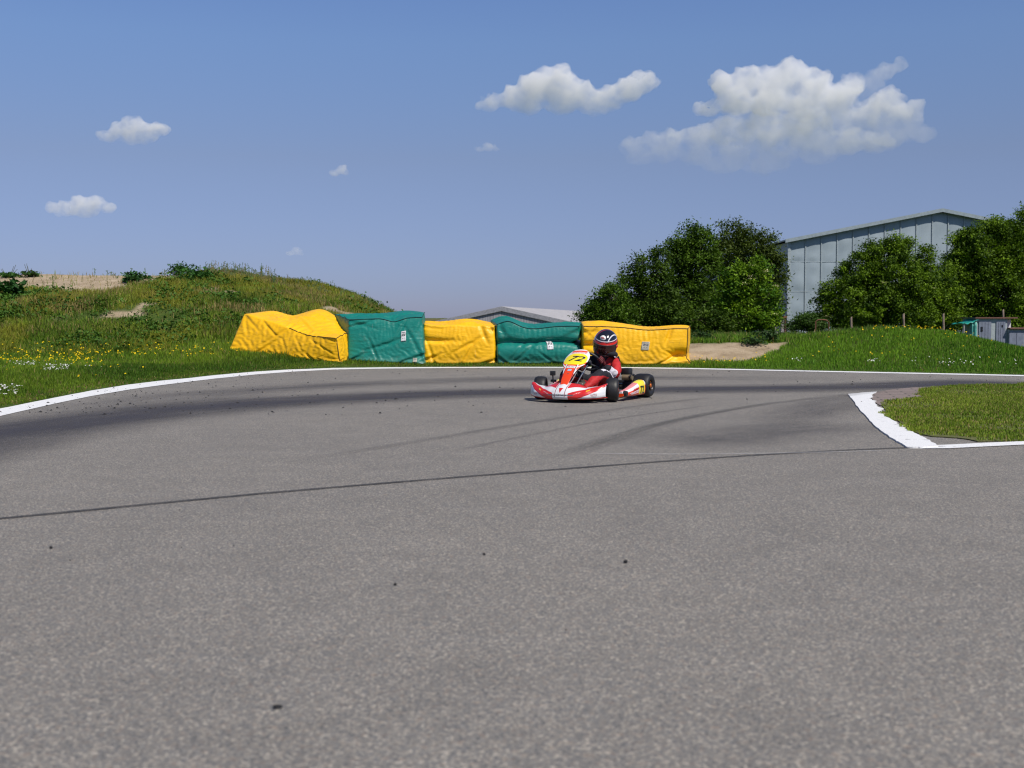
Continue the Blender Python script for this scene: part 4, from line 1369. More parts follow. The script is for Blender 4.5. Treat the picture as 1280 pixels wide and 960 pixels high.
for px, Y, r, hh, lab in ((876, 27.0, .34, .26, 'dark weed tuft hanging over the sandy face beside the yellow bag'), (942, 25.9, .28, .17, 'round weed tuft in the middle of the sandy face'),
                          (964, 26.2, .18, .28, 'upright weed tuft on the sandy face below the elder bush'), (955, 27.2, .34, .2, 'low weed on the top edge of the sandy face')):
    weed(px, Y, r, hh, 420, lab, (0.014, 0.04, 0.01), (0.04, 0.085, 0.018), 0.07)
# ================================================================== buildings
def ribbed(name, colA, colB, rough=0.6, metal=0.0, freq=0.0, axis=0, stain=0.3, staincol=(0.2, 0.18, 0.16)):
    t = NT(name)
    co = t.coord()
    n = t.noise(co, 0.9, 5, 0.6)
    mp = t.n('ShaderNodeMapping', ins={'Vector': co, 'Scale': (3.0, 3.0, 0.25)}).outputs[0]
    n2 = t.noise(mp, 2.0, 5, 0.65)
    c = t.ramp(n, [(0.3, colA), (0.7, colB)])
    c = t.mix(t.ramp(n2, [(0.5, 0.0), (0.75, stain)]), c, staincol)
    bp = None
    if freq:
        wv = t.n('ShaderNodeTexWave', wave_type='BANDS', bands_direction='XYZ'[axis], ins={'Vector': co, 'Scale': freq})
        bp = wv.outputs['Fac']
    return t.done(t.bsdf(c, rough, metal, bp, 0.03, 0.6))
SHEET = ribbed('grey_blue_wall_sheeting', (0.245, 0.30, 0.35), (0.30, 0.36, 0.405), 0.55, 0, 0, 0, 0.25, (0.20, 0.24, 0.25))
BATTEN = plain('pale_grey_battens', (0.29, 0.34, 0.37), 0.5)
TRIM = plain('grey_roof_trim', (0.25, 0.30, 0.33), 0.5)
ROOFM = ribbed('grey_roof_sheeting', (0.28, 0.31, 0.33), (0.36, 0.39, 0.40), 0.5, 0, 6, 0, 0.3)

def lbarn():
    Y = 75.0
    s = Y / F_PX
    xL, xP = (985.5 - 640) * s, (1172 - 640) * s
    W = (xP - xL) * 2
    zE, zP = zrow(300.5, Y), zrow(263.5, Y)
    zB = -0.6
    root = empty('barn', ((xL + W / 2), Y, zB))
    tag(root, 'tall grey barn with sheeted gable wall behind the trees on the right', 'barn')
    hE, hP = zE - zB, zP - zB
    def top(x): return hP - (hP - hE) * abs(x) / (W / 2)
    npan = int(round(W / 1.0)); pw = W / npan
    vs, fs = [], []
    rows_abs = [0.0, 1.6, 3.4, 5.2]
    def sheet(x0, x1, z0, z1a, z1b, seed):
        k = len(vs); nx_, nz_ = 6, 8
        for j in range(nz_ + 1):
            for i in range(nx_ + 1):
                fx, fz = i / nx_, j / nz_
                x = x0 + (x1 - x0) * fx
                z = z0 + (z1a + (z1b - z1a) * fx - z0) * fz
                b = math.sin(math.pi * fx) * math.sin(math.pi * fz) ** 0.6
                y = -0.02 - 0.035 * b * (0.6 + 0.8 * random.Random(seed).random()) + 0.02 * math.sin(fz * 9 + seed)  * math.sin(math.pi * fx)
                vs.append((x, y, z))
        for j in range(nz_):
            for i in range(nx_):
                a = k + j * (nx_ + 1) + i
                fs.append((a, a + 1, a + nx_ + 2, a + nx_ + 1))
    for p_ in range(npan):
        x0 = -W / 2 + p_ * pw; x1 = x0 + pw
        t0, t1 = top(x0), top(x1)
        lv = [z for z in (0.0, 1.5, 3.2, 5.05) if z < min(t0, t1) - 0.5]
        for q, z in enumerate(lv):
            if q + 1 < len(lv): sheet(x0 + .03, x1 - .03, z + .02, lv[q + 1] - .02, lv[q + 1] - .02, p_ * 7 + q)
            else: sheet(x0 + .03, x1 - .03, z + .02, t0 - .05, t1 - .05, p_ * 7 + q)
    link('gable_wall', mesh_from(vs, fs, 'gable_wall'), SHEET, root, True)
    mb = MB()
    for p_ in range(npan + 1):
        x = -W / 2 + p_ * pw
        xx = max(-W / 2 + .04, min(W / 2 - .04, x))
        mb.box((xx, -0.035, top(xx) / 2), (0.06, 0.09, top(xx) - 0.02))
    for z in (1.5, 3.2, 5.05):
        mb.box((0, -0.02, z), (W - 0.2, 0.05, 0.045))
    mb.build('battens', BATTEN, root, False)
    # body behind the sheeting
    mb = MB()
    D_ = 34.0
    pts = [(-W / 2, 0.05, 0), (W / 2, 0.05, 0), (W / 2, 0.05, hE - 0.08), (0, 0.05, hP - 0.08), (-W / 2, 0.05, hE - 0.08)]
    mb.poly(pts, D_, (0, 1, 0))
    mb.build('wall', SHEET, root, False)
    mb = MB()
    th = 0.16
    for sg in (-1, 1):
        e = Vector((sg * (W / 2 + 0.35), 0, top(W / 2 + 0.35) + 0.02)); r = Vector((0, 0, hP + 0.02))
        mb.poly([(e.x, -0.35, e.z), (r.x, -0.35, r.z), (r.x, D_ + .3, r.z), (e.x, D_ + .3, e.z)], 0.08, (0, 0, 1))
    mb.build('roof', ROOFM, root, False)
    for sg in (-1, 1):
        mb = MB()
        e = Vector((sg * (W / 2 + 0.36), -0.37, top(W / 2 + 0.36) - 0.10)); r = Vector((0, -0.37, hP - 0.10))
        mb.poly([e, r, r + Vector((0, 0, .22)), e + Vector((0, 0, .22))], 0.04, (0, -1, 0))
        mb.build('roof_trim', TRIM, root, False)
    MB().box((-W / 2 - 0.07, -0.03, hE / 2 - .03), (0.14, 0.2, hE - 0.1)).build('corner_post', BATTEN, root, False)
lbarn()

# low outbuilding left of the barn
Y = 74.0
x0, x1 = at_depth(948, 400, Y).x, at_depth(982.5, 400, Y).x
zt, zb = zrow(397.5, Y), -0.7
root = empty('outbuilding', ((x0 + x1) / 2, Y, zb))
tag(root, 'low pinkish grey outbuilding with a reddish eaves line between the trees and the tall barn', 'building')
PINK = plain('pinkish_grey_render', (0.26, 0.23, 0.23), 0.8)
REDB = plain('red_brown_paint', (0.16, 0.055, 0.04), 0.7)
w_ = x1 - x0; h_ = zt - zb
MB().box((0, 1.5, h_ / 2), (w_, 3.0, h_)).build('wall', PINK, root, False)
MB().box((0, 1.5, h_ + 0.06), (w_ + .1, 3.2, 0.12)).build('roof', REDB, root, False)
MB().box((w_ / 2 - .42, -0.03, h_ - .45), (0.28, 0.05, 0.62)).build('window', plain('dark_window_glass', (0.06, 0.07, 0.10), 0.15), root, False)
MB().box((w_ / 2 - .82, -0.03, h_ / 2), (0.05, 0.05, h_ - .02)).box((w_ / 2 - .05, -0.03, h_ / 2), (0.06, 0.05, h_ - .02)).build('post', REDB, root, False)

# far low barn behind the bags
def fbarn():
    Y = 85.0
    s = Y / F_PX
    xp = (627 - 640) * s
    half = 87 * s
    zp, ze = zrow(384.5, Y), zrow(403.5, Y)
    zb = -2.7
    root = empty('low_barn', (xp, Y, zb), -math.atan2(10.7, 73))
    tag(root, 'low barn with weathered plank gable and pale roof far behind the barrier bags', 'barn')
    PL = NT('weathered_planks')
    co = PL.coord()
    mp = PL.n('ShaderNodeMapping', ins={'Vector': co, 'Scale': (5.0, 1.0, 0.12)}).outputs[0]
    n = PL.noise(mp, 3, 5, 0.7)
    c = PL.ramp(n, [(0.3, (0.20, 0.20, 0.215)), (0.55, (0.32, 0.32, 0.345)), (0.75, (0.40, 0.385, 0.39))])
    wv = PL.n('ShaderNodeTexWave', wave_type='BANDS', bands_direction='X', ins={'Vector': co, 'Scale': 1.6})
    c = PL.mix(PL.ramp(wv.outputs['Fac'], [(0.02, 0.6), (0.10, 0.0)]), c, (0.05, 0.05, 0.055))
    PL = PL.done(PL.bsdf(c, 0.9))
    hE, hP = ze - zb, zp - zb
    D_ = 75.0
    mb = MB()
    mb.poly([(-half, 0, 0), (half, 0, 0), (half, 0, hE), (0, 0, hP), (-half, 0, hE)], D_, (0, 1, 0))
    mb.build('wall', PL, root, False)
    WR_ = ribbed('pale_roof_sheeting', (0.40, 0.39, 0.40), (0.50, 0.485, 0.49), 0.55, 0, 5, 1, 0.25)
    sl = (hP - hE) / half
    mb = MB()
    for sg in (-1, 1):
        e = half + 0.4
        mb.poly([(sg * e, -0.06, hP - sl * e + .03), (0, -0.06, hP + .03), (0, D_, hP + .03), (sg * e, D_, hP - sl * e + .03)], 0.06, (0, 0, 1))
    mb.build('roof', WR_, root, False)
    FA = plain('grey_fascia_board', (0.25, 0.255, 0.285), 0.8, 0, 0.3)
    for sg in (-1, 1):
        e = half + 0.42
        mb = MB()
        mb.poly([(sg * e, -0.08, hP - sl * e - .24), (0, -0.08, hP - .24), (0, -0.08, hP + .08), (sg * e, -0.08, hP - sl * e + .08)], 0.05, (0, -1, 0))
        mb.build('fascia_board', FA, root, False)
fbarn()

# shed with two doors and a lower wing at the right edge
def shed():
    Y = 50.0
    s = Y / F_PX
    X = lambda px: (px - 640) * s
    zb = -1.1
    x0, x1, x2, x3 = X(1219.5), X(1258.3), X(1267.3), X(1292)
    root = empty('shed', (x0, Y, zb))
    tag(root, 'small grey shed with two blue doors and a lower wing, at the right edge', 'shed')
    WL = plain('pale_grey_shed_wall', (0.30, 0.34, 0.36), 0.7)
    WH = plain('sunlit_white_side', (0.62, 0.62, 0.63), 0.7)  # sunlight on the side wall put into its colour, whiter than the front
    DR = plain('blue_grey_door_paint', (0.155, 0.175, 0.235), 0.6)
    RF = plain('red_brown_roof_felt', (0.15, 0.07, 0.055), 0.85)
    GL = plain('dark_pane', (0.012, 0.013, 0.018), 0.12)
    zt, zl = zrow(398.2, Y) - zb, zrow(411, Y) - zb
    w1 = x1 - x0
    mb = MB()
    mb.box((w1 / 2, 0.75, zt / 2), (w1, 1.5, zt))
    mb.build('wall', WL, root, False)
    MB().box(((x1 + x2) / 2 - x0, 0.9, (zt + zl) / 2 - .02), (x2 - x1 - .01, 1.1, zt - zl - .04)).build('side_box', WH, root, False)
    mb = MB(); mb.box(((x2 - x0) / 2, 0.72, zt + 0.03), (x2 - x0 + .16, 1.7, 0.05)); mb.build('roof', RF, root, False)
    for a, b_, wpx, wy in ((1222.6, 1238, 1226, 411.5), (1244.3, 1255.6, 1251.8, 407.5)):
        xa, xb = X(a) - x0, X(b_) - x0
        zd = zrow(402, Y) - zb
        d = MB().box(((xa + xb) / 2, -0.015, zd / 2), (xb - xa, 0.05, zd)).build('door', DR, root, False)
        f = MB()
        for q in range(1, 4): f.box((xa + (xb - xa) * q / 4, -0.044, zd / 2), (0.012, 0.008, zd - .05))
        f.build('plank_joint', plain('dark_joint', (0.08, 0.09, 0.13), 0.7), d, False)
        wz = zrow(wy, Y) - zb
        hh = 0.20 if a < 1230 else 0.09
        MB().box((X(wpx) - x0, -0.046, wz), (0.085 if a < 1230 else 0.06, 0.02, hh)).build('window', GL, d, False)
    # wing
    w2 = x3 - x1
    MB().box((w1 + w2 / 2 + .005, 0.5, zl / 2 - .01), (w2, 1.3, zl - .04)).build('wing_wall', WL, root, False)
    MB().box((w1 + w2 / 2 + .05, 0.45, zl + .02), (w2 + .1, 1.5, 0.05)).build('wing_roof', RF, root, False)
    zp = zrow(414.5, Y) - zb
    pn = MB().box((X(1268) - x0, -0.17, zp / 2), (X(1277) - X(1259), 0.05, zp)).build('wing_door', DR, root, False)
    MB().box((X(1268) - x0, -0.2, zp * .55), (X(1277) - X(1259) - .02, 0.012, 0.03)).box((X(1268) - x0, -0.2, zp * .5), (0.014, 0.012, zp - .1)).build('plank_joint', plain('dark_joint_line', (0.08, 0.09, 0.13), 0.7), pn, False)
    # tarpaulin lean-to
    TP = plain('turquoise_tarpaulin', (0.02, 0.33, 0.27), 0.4, 0, 0.3, 6, 0.03, 6)
    xa, xb = X(1200.5), X(1219.3)
    za, zc_ = zrow(404.5, Y), zrow(399.2, Y)
    root2 = empty('tarpaulin', (xa, Y, zb))
    tag(root2, 'turquoise tarpaulin stretched as a lean-to roof against the left side of the shed', 'tarpaulin')
    vs, fs = [], []
    n = 10
    for j in range(n + 1):
        for i in range(n + 1):
            fx, fy = i / n, j / n
            vs.append(((xb - xa) * fx, -0.25 + 1.4 * fy, (za + (zc_ - za) * fx) - zb - 0.06 * math.sin(math.pi * fx) + 0.035 * math.sin(fx * 17 + fy * 5) * (1 - fx * .5)))
    FS = [(j * (n + 1) + i, j * (n + 1) + i + 1, (j + 1) * (n + 1) + i + 1, (j + 1) * (n + 1) + i) for j in range(n) for i in range(n)]
    fs = FS
    o = link('sheet', mesh_from(vs, fs, 'sheet'), TP, root2, True)
    o.modifiers.new('thickness', 'SOLIDIFY').thickness = 0.012
    vs, fs = [], []
    for j in range(n + 1):
        for i in range(n + 1):
            fx, fz = i / n, j / n
            vs.append((X(1210.5) - xa + (X(1219.0) - X(1210.5)) * fx, -0.16 + 0.06 * math.sin(fx * 14 + fz), (zrow(402.5, Y) - zb) * fz))
    o = link('hanging_flap', mesh_from(vs, FS, 'hanging_flap'), plain('pale_turquoise_tarpaulin', (0.10, 0.36, 0.31), 0.45, 0, 0.5, 5), root2, True)
    o.modifiers.new('thickness', 'SOLIDIFY').thickness = 0.012
    MB().cyl((0.06, -0.18, 0), (0.06, -0.18, za - zb), 0.025).build('post', plain('pale_post', (0.35, 0.33, 0.3), 0.8), root2)
shed()

# ------------------------------------------------------------------ fence posts and the rusty frame
POST = plain('grey_brown_weathered_wood', (0.20, 0.15, 0.115), 0.9, 0, 0.3, 10, 0.01, 40)
for px, pyt, Y, tilt, lab in ((1064, 396, 31, 0.0, 'short wooden fence post behind the mound in front of the elder bush'), (1129, 392, 31, 0.0, 'wooden fence post standing behind the crown of the mound'),
                              (1187.2, 392, 31, 0.085, 'leaning wooden fence post behind the mound left of the shed'), (1252.8, 387, 52.5, 0.0, 'wooden post rising behind the shed roof')):
    x = (px - 640) / F_PX * Y
    zt = zrow(pyt, Y); zb = h1(x, Y) - 0.1
    hh = zt - zb
    bm = bmesh.new()
    r = 0.030 if Y < 40 else 0.045
    bmesh.ops.create_cone(bm, cap_ends=True, segments=10, radius1=r * 1.1, radius2=r * 0.9, depth=hh, matrix=Matrix.Translation((0, 0, hh / 2)))
    bmesh.ops.subdivide_edges(bm, edges=[e for e in bm.edges if abs(e.verts[0].co.z - e.verts[1].co.z) > 0.1], cuts=8)
    for v in bm.verts:
        k = mnoise.noise(Vector((v.co.x * 20 + px, v.co.y * 20, v.co.z * 4)))
        v.co.x *= 1 + .15 * k; v.co.y *= 1 + .15 * k
        v.co.x += .02 * math.sin(v.co.z * 3 + px)
        if v.co.z > hh - 0.01: v.co.z += v.co.x * 0.8
    me = bpy.data.meshes.new('fence_post'); bm.to_mesh(me); bm.free()
    o = link('fence_post', me, POST, smooth=True)
    o.location = (x, Y, zb); o.rotation_euler = (0, -tilt, 0)
    tag(o, lab, 'post', 'old wooden posts behind the mound')
Y = 33.0
mb = MB()
xa, xb = (1019 - 640) / F_PX * Y, (1034.5 - 640) / F_PX * Y
zt = zrow(400, Y); zb = h1(xa, Y) - .1
mb.tube([(xa, Y, zb), (xa, Y, zt - .05), (xa + .05, Y, zt), ((xa + xb) / 2, Y, zt + .01), (xb - .05, Y, zt), (xb + .02, Y, zt - .06), (xb + .03, Y + .05, zb)], 0.018, 8)
o = mb.build('rusty_frame', plain('rusty_steel', (0.13, 0.055, 0.03), 0.85, 0, 0.4, 20))
tag(o, 'rusty bent tube frame in the weeds in front of the barn', 'frame')
# ================================================================== racing kart and its driver (x forward, y driver's left, z up)
KT = 27.5
FWD = Vector((-math.sin(R(KT)), -math.cos(R(KT)), 0))
K_ORG = (0.978, 14.56, 0.004)
K_RZ = math.atan2(FWD.y, FWD.x)

class Pat(NT):
    """pattern material on the 'pat' point attribute (x, y, z used as plane coordinates)"""
    def __init__(self, name, attr='pat'):
        super().__init__(name)
        if attr:
            v = self.n('ShaderNodeAttribute', attribute_name=attr).outputs['Vector']
        else:
            v = self.coord('Object')
        s = self.n('ShaderNodeSeparateXYZ', ins={'Vector': v})
        self.u, self.v, self.w = s.outputs
        self.au = self.math('ABSOLUTE', self.u)
    def gt(self, a, b): return self.math('GREATER_THAN', a, b)
    def lt(self, a, b): return self.math('LESS_THAN', a, b)
    def both(self, *xs):
        r = xs[0]
        for x in xs[1:]: r = self.math('MULTIPLY', r, x)
        return r
    def lin(self, ca, a, cb, b, c=0.0):
        return self.math('ADD', self.math('ADD', self.math('MULTIPLY', a, ca), self.math('MULTIPLY', b, cb)), c)
    def between(self, x, lo, hi): return self.both(self.gt(x, lo), self.lt(x, hi))

def set_pat(me, vals):
    a = me.attributes.new('pat', 'FLOAT_VECTOR', 'POINT')
    a.data.foreach_set('vector', np.asarray(vals, np.float32).ravel())

RED, ORED, WHITE = (0.60, 0.022, 0.020), (0.78, 0.060, 0.012), (0.72, 0.72, 0.74)
YELP = (0.88, 0.72, 0.02)
DARKM = plain('black_plastic', (0.016, 0.016, 0.018), 0.45, 0, 0.2, 20)
RUBBERT = plain('tyre_rubber', (0.010, 0.010, 0.012), 0.55, 0, 0.25, 9, 0.0008, 60)
RIMM = plain('orange_anodised_hub', (0.62, 0.16, 0.03), 0.3, 0.6, 0.1)
RIMD = plain('dark_magnesium_rim', (0.05, 0.045, 0.045), 0.35, 0.7, 0.1)
STEELM = plain('bare_steel', (0.55, 0.54, 0.52), 0.25, 1.0, 0.1, 20)
ALU = plain('cast_aluminium', (0.32, 0.31, 0.30), 0.4, 0.9, 0.15, 20)
FRAMEM = plain('dark_grey_painted_tube', (0.05, 0.05, 0.055), 0.4)
TANKM = plain('smoky_fuel_tank', (0.09, 0.085, 0.075), 0.35)
INK = plain('black_number_vinyl', (0.015, 0.017, 0.035), 0.4)

kart = empty('racing_kart', K_ORG, K_RZ)
tag(kart, 'red and white racing kart with number 72 cornering in front of the barrier bags', 'kart')

# ---------------------------------------------------------------- wheels
def wheel(x, y, r, w, steer, side):
    c = Vector((x, y, r))
    rot = Matrix.Rotation(R(steer), 3, 'Z')
    ax = rot @ Vector((0, side, 0))
    mb = MB()
    mb.lathe([(0.030, w * .46), (0.042, w * .47), (0.045, w * .30), (0.052, w * .12), (0.060, w * .05), (0.062, w * .42), (0.068, w * .46), (0.068, w * .40), (0.064, w * .30), (0.064, -w * .4), (0.0, -w * .42)], c, ax, 28)
    o = mb.build('wheel', RIMD, kart)
    ty = MB()
    s = r - 0.068
    prof = [(0.066, w * .40), (0.072, w * .47), (0.068 + s * .45, w * .52), (0.068 + s * .78, w * .50), (r - .010, w * .43), (r - .003, w * .34), (r, w * .20), (r, 0),
            (r, -w * .20), (r - .003, -w * .34), (r - .010, -w * .43), (0.068 + s * .78, -w * .50), (0.068 + s * .45, -w * .52), (0.072, -w * .47), (0.066, -w * .40)]
    ty.lathe(prof, c, ax, 40)
    ty.build('tyre', RUBBERT, o, angle=60)
    hb = MB()
    hb.lathe([(0.0, w * .50), (0.018, w * .50), (0.026, w * .46), (0.034, w * .42), (0.044, w * .30)], c, ax, 20)
    for k in range(3):
        a = k * 2.094
        d1 = rot @ Vector((math.cos(a), 0, math.sin(a)))
        hb.cyl(c + d1 * 0.028 + ax * w * .40, c + d1 * 0.062 + ax * w * .34, 0.012, 0.010, 8)
    hb.build('hub', RIMM, o)
FR, RR = 0.138, 0.145
wheel(0.48, 0.463, FR, 0.135, 19, 1)
wheel(0.48, -0.463, FR, 0.135, 17, -1)
wheel(-0.45, 0.487, RR, 0.205, 0, 1)
wheel(-0.45, -0.487, RR, 0.205, 0, -1)

# ---------------------------------------------------------------- chassis
mb = MB()
for s in (-1, 1):
    mb.tube([(0.74, s * .22, .075), (0.56, s * .25, .07), (0.2, s * .30, .06), (-0.3, s * .31, .06), (-0.62, s * .30, .09)], 0.016, 8)
    mb.tube([(0.3, s * .30, .06), (0.28, s * .44, .07), (0.1, s * .48, .07), (-0.22, s * .48, .07), (-0.3, s * .31, .06)], 0.011, 8)
    mb.tube([(0.52, s * .25, .07), (0.52, s * .40, .12)], 0.016, 8)
mb.tube([(0.56, -.25, .07), (0.56, .25, .07)], 0.016, 8)
mb.tube([(-0.3, -.31, .06), (-0.3, .31, .06)], 0.014, 8)
mb.tube([(0.74, -.22, .075), (0.80, -.15, .085), (0.80, .15, .085), (0.74, .22, .075)], 0.012, 8)
mb.build('chassis_frame', FRAMEM, kart)
MB().box((0.36, 0, .045), (0.72, .56, .008), bevel=0.002).build('floor_tray', plain('brushed_floor_tray', (0.2, 0.2, 0.2), 0.4, 0.7), kart, False)
MB().cyl((-.45, -.47, RR), (-.45, .47, RR), 0.02, n=14).cyl((-.45, .10, RR), (-.45, .112, RR), 0.085, n=28).build('rear_axle', STEELM, kart)
mb = MB()
mb.box((-.655, 0, .135), (.06, 1.02, .12), bevel=.025, seg=3)
for s in (-1, 1): mb.box((-.63, s * .46, .125), (.10, .14, .17), bevel=.03, seg=3)
mb.build('rear_bumper', DARKM, kart)
# seat shell
vs, fs = [], []
prof = [(.02, .10), (-.12, .07), (-.26, .065), (-.38, .085), (-.46, .16), (-.50, .27), (-.525, .38), (-.54, .46)]
nr_ = 9
for i, (x, z) in enumerate(prof):
    for k in range(nr_):
        a = (k / (nr_ - 1) * 2 - 1)
        wy = (0.185 if i < 5 else 0.20 - 0.02 * (i - 5))
        vs.append((x + (0.10 * a * a if i >= 4 else 0.03 * a * a), wy * a, z + (0.13 if i < 5 else 0.06) * abs(a) ** 2.6))
fs = [(i * nr_ + k, i * nr_ + k + 1, (i + 1) * nr_ + k + 1, (i + 1) * nr_ + k) for i in range(len(prof) - 1) for k in range(nr_ - 1)]
o = link('seat', mesh_from(vs, fs, 'seat'), plain('grey_fibreglass_seat', (0.05, 0.05, 0.055), 0.3), kart, True)
m_ = o.modifiers.new('thickness', 'SOLIDIFY'); m_.thickness = 0.012
o.modifiers.new('smooth', 'SUBSURF').render_levels = 2
# steering
WC = Vector((0.155, 0.02, 0.44)); WN = Vector((-0.76, 0.0, 0.65)).normalized()
WA = WN.cross(Vector((0, 1, 0))).normalized(); WB = Vector((0, 1, 0))
mb = MB()
mb.tube([WC + (WA * math.cos(a) + WB * math.sin(a)) * (0.155 - (0.03 if math.cos(a) > 0.8 else 0)) for a in [k * 2 * math.pi / 36 for k in range(37)]], 0.015, 10)
for a in (0.9, 2.9, 4.9):
    mb.cyl(WC - WN * .02, WC + (WA * math.cos(a) + WB * math.sin(a)) * 0.15, 0.014, 0.010, 8)
mb.cyl(WC - WN * .04, WC + WN * .01, 0.035, n=16)
sw = mb.build('steering_wheel', DARKM, kart)
MB().cyl(WC - WN * .03, (0.60, 0.0, 0.10), 0.011, n=10).build('steering_column', STEELM, kart)
mb = MB(); mb.box((0.33, 0.0, 0.13), (0.24, 0.15, 0.16), bevel=.03, seg=3); mb.cyl((.30, 0, .2), (.30, 0, .235), .03)
mb.build('fuel_tank', TANKM, kart)
for s in (-1, 1):
    mb = MB(); mb.tube([(0.66, s * .13, .06), (0.69, s * .13, .14), (0.67, s * .13, .2), (0.67, s * .08, .2)], 0.008, 8)
    mb.build('pedal', STEELM, kart)
mb = MB()
for s in (-1, 1): mb.cyl((0.56, s * .05, .10), (0.50, s * .38, .13), 0.007, n=8)
mb.build('tie_rod', STEELM, kart)

# ---------------------------------------------------------------- engine beside the seat
mb = MB()
mb.box((-.40, .34, .13), (.20, .16, .14), bevel=.02)
mb.build('engine', plain('dark_cast_engine', (0.03, 0.03, 0.032), 0.5, 0.4), kart)
eng = [c for c in kart.children if c.name.startswith('engine')][0]
mb = MB()
for k in range(6): mb.box((-.40, .33, .205 + k * .012), (.13, .13, .006), bevel=.002)
mb.cyl((-.40, .33, .20), (-.40, .33, .275), .045)
mb.build('cylinder_fins', ALU, eng, False)
MB().box((-.36, .30, .315), (.13, .11, .085), bevel=.014).cyl((-.33, .27, .27), (-.36, .30, .30), .03).build('airbox', DARKM, eng)
mb = MB(); mb.tube([(-.36, .40, .22), (-.43, .43, .235), (-.52, .43, .24), (-.60, .41, .24)], [.022, .026, .03, .03], 12); mb.cyl((-.60, .41, .24), (-.68, .39, .245), .030, .016, 12)
mb.build('exhaust_pipe', STEELM, eng)
MB().tube([(-.3, .36, .2), (-.24, .38, .26), (-.34, .40, .28), (-.45, .36, .27)], .012, 8).build('hose', DARKM, eng)
MB().cyl((-.30, .40, .245), (-.30, .27, .245), .035, n=16).build('starter', plain('tan_metal_canister', (0.30, 0.24, 0.15), 0.4, 0.5), eng)

# ---------------------------------------------------------------- nose
def station(a):
    """a = |y| / half width -> profile points (x, z) from rear top edge over the front to the bottom"""
    ys = [0.0, 0.12, 0.3, 0.55, 0.8, 1.0]
    tab = [
        [(.770, .225), (.815, .205), (.870, .178), (.915, .140), (.938, .100), (.940, .065), (.915, .045), (.80, .040)],
        [(.765, .215), (.810, .198), (.865, .172), (.910, .136), (.934, .098), (.936, .065), (.912, .045), (.79, .040)],
        [(.735, .205), (.785, .195), (.842, .170), (.890, .134), (.914, .098), (.916, .065), (.894, .045), (.77, .040)],
        [(.705, .165), (.755, .165), (.805, .152), (.846, .128), (.868, .098), (.870, .068), (.850, .048), (.73, .043)],
        [(.675, .176), (.715, .179), (.752, .170), (.782, .140), (.798, .108), (.800, .075), (.784, .053), (.70, .048)],
        [(.640, .208), (.664, .212), (.684, .205), (.700, .165), (.712, .125), (.716, .088), (.704, .066), (.65, .060)]]
    for k in range(len(ys) - 1):
        if a <= ys[k + 1] + 1e-9:
            f = (a - ys[k]) / (ys[k + 1] - ys[k])
            f = f * f * (3 - 2 * f) * 0.5 + f * 0.5
            return [((1 - f) * p[0] + f * q[0], (1 - f) * p[1] + f * q[1]) for p, q in zip(tab[k], tab[k + 1])]
NW = 0.475
vs, pat, fs = [], [], []
NY, NP = 72, 28
for i in range(NY + 1):
    a = i / NY * 2 - 1
    pr = station(abs(a))
    for k in range(NP + 1):
        f = k / NP * (len(pr) - 1)
        q = min(int(f), len(pr) - 2); g = f - q
        x = pr[q][0] * (1 - g) + pr[q + 1][0] * g; z = pr[q][1] * (1 - g) + pr[q + 1][1] * g
        vs.append((x, a * NW, z)); pat.append((a, k / NP, 0))
fs = [(i * (NP + 1) + k, (i + 1) * (NP + 1) + k, (i + 1) * (NP + 1) + k + 1, i * (NP + 1) + k + 1) for i in range(NY) for k in range(NP)]
me = mesh_from(vs, fs, 'nose_fairing'); set_pat(me, pat)
p = Pat('nose_livery')
c = p.mix(0.0, WHITE, WHITE)
red1 = p.both(p.between(p.au, 0.15, 0.56), p.lt(p.lin(0.35, p.au, 1.0, p.v), 0.385))
band = p.both(p.gt(p.au, 0.20), p.gt(p.lin(0.60, p.au, 1.0, p.v), 0.66))
tri = p.both(p.gt(p.au, 0.42), p.gt(p.lin(0.78, p.au, 1.0, p.v), 1.12), p.lt(p.v, 0.80))
pin = p.both(p.between(p.lin(0.60, p.au, 1.0, p.v), 0.84, 0.872), p.between(p.au, 0.5, 0.92))
bot = p.gt(p.v, 0.80)
c = p.mix(red1, c, RED)
c = p.mix(band, c, RED)
c = p.mix(tri, c, WHITE)
c = p.mix(p.both(bot, p.gt(p.au, 0.2)), c, RED)
c = p.mix(p.both(p.between(p.au, 0.118, 0.134), p.lt(p.v, 0.7)), c, (0.25, 0.01, 0.02))
tr = p.lt(p.au, p.lin(-0.28, p.v, 0.0, p.v, 0.150))
c = p.mix(p.both(tr, p.between(p.v, 0.34, 0.53)), c, RED)
# unreadable grey sponsor lettering
cell = p.n('ShaderNodeTexVoronoi', ins={'Vector': p.n('ShaderNodeCombineXYZ', ins={0: p.math('MULTIPLY', p.u, 55.0), 1: p.math('MULTIPLY', p.v, 34.0)}).outputs[0], 'Scale': 1.0}).outputs['Distance']
c = p.mix(p.both(p.between(p.v, 0.585, 0.655), p.lt(p.au, 0.34), p.gt(cell, 0.32)), c, (0.12, 0.11, 0.12))
c = p.mix(p.both(p.between(p.lin(0.60, p.au, 1.0, p.v), 0.755, 0.795), p.between(p.au, 0.32, 0.50), p.gt(cell, 0.55)), c, (0.70, 0.45, 0.45))
c = p.mix(p.both(p.between(p.au, 0.60, 0.68), p.between(p.lin(0.60, p.au, 1.0, p.v), 0.76, 0.82)), c, (0.75, 0.45, 0.02))
c = p.mix(p.both(p.between(p.au, 0.70, 0.84), p.between(p.v, 0.58, 0.70), p.gt(cell, 0.45)), c, (0.45, 0.30, 0.30))
nz = p.noise(p.coord(), 30, 4, 0.6)
c = p.mix(p.ramp(nz, [(0.6, 0.0), (0.75, 0.25)]), c, (0.12, 0.10, 0.09))
p.done(p.bsdf(c, 0.25, 0, None, Coat_Weight=0.4))
nose = link('nose_fairing', me, p.m, kart, True)
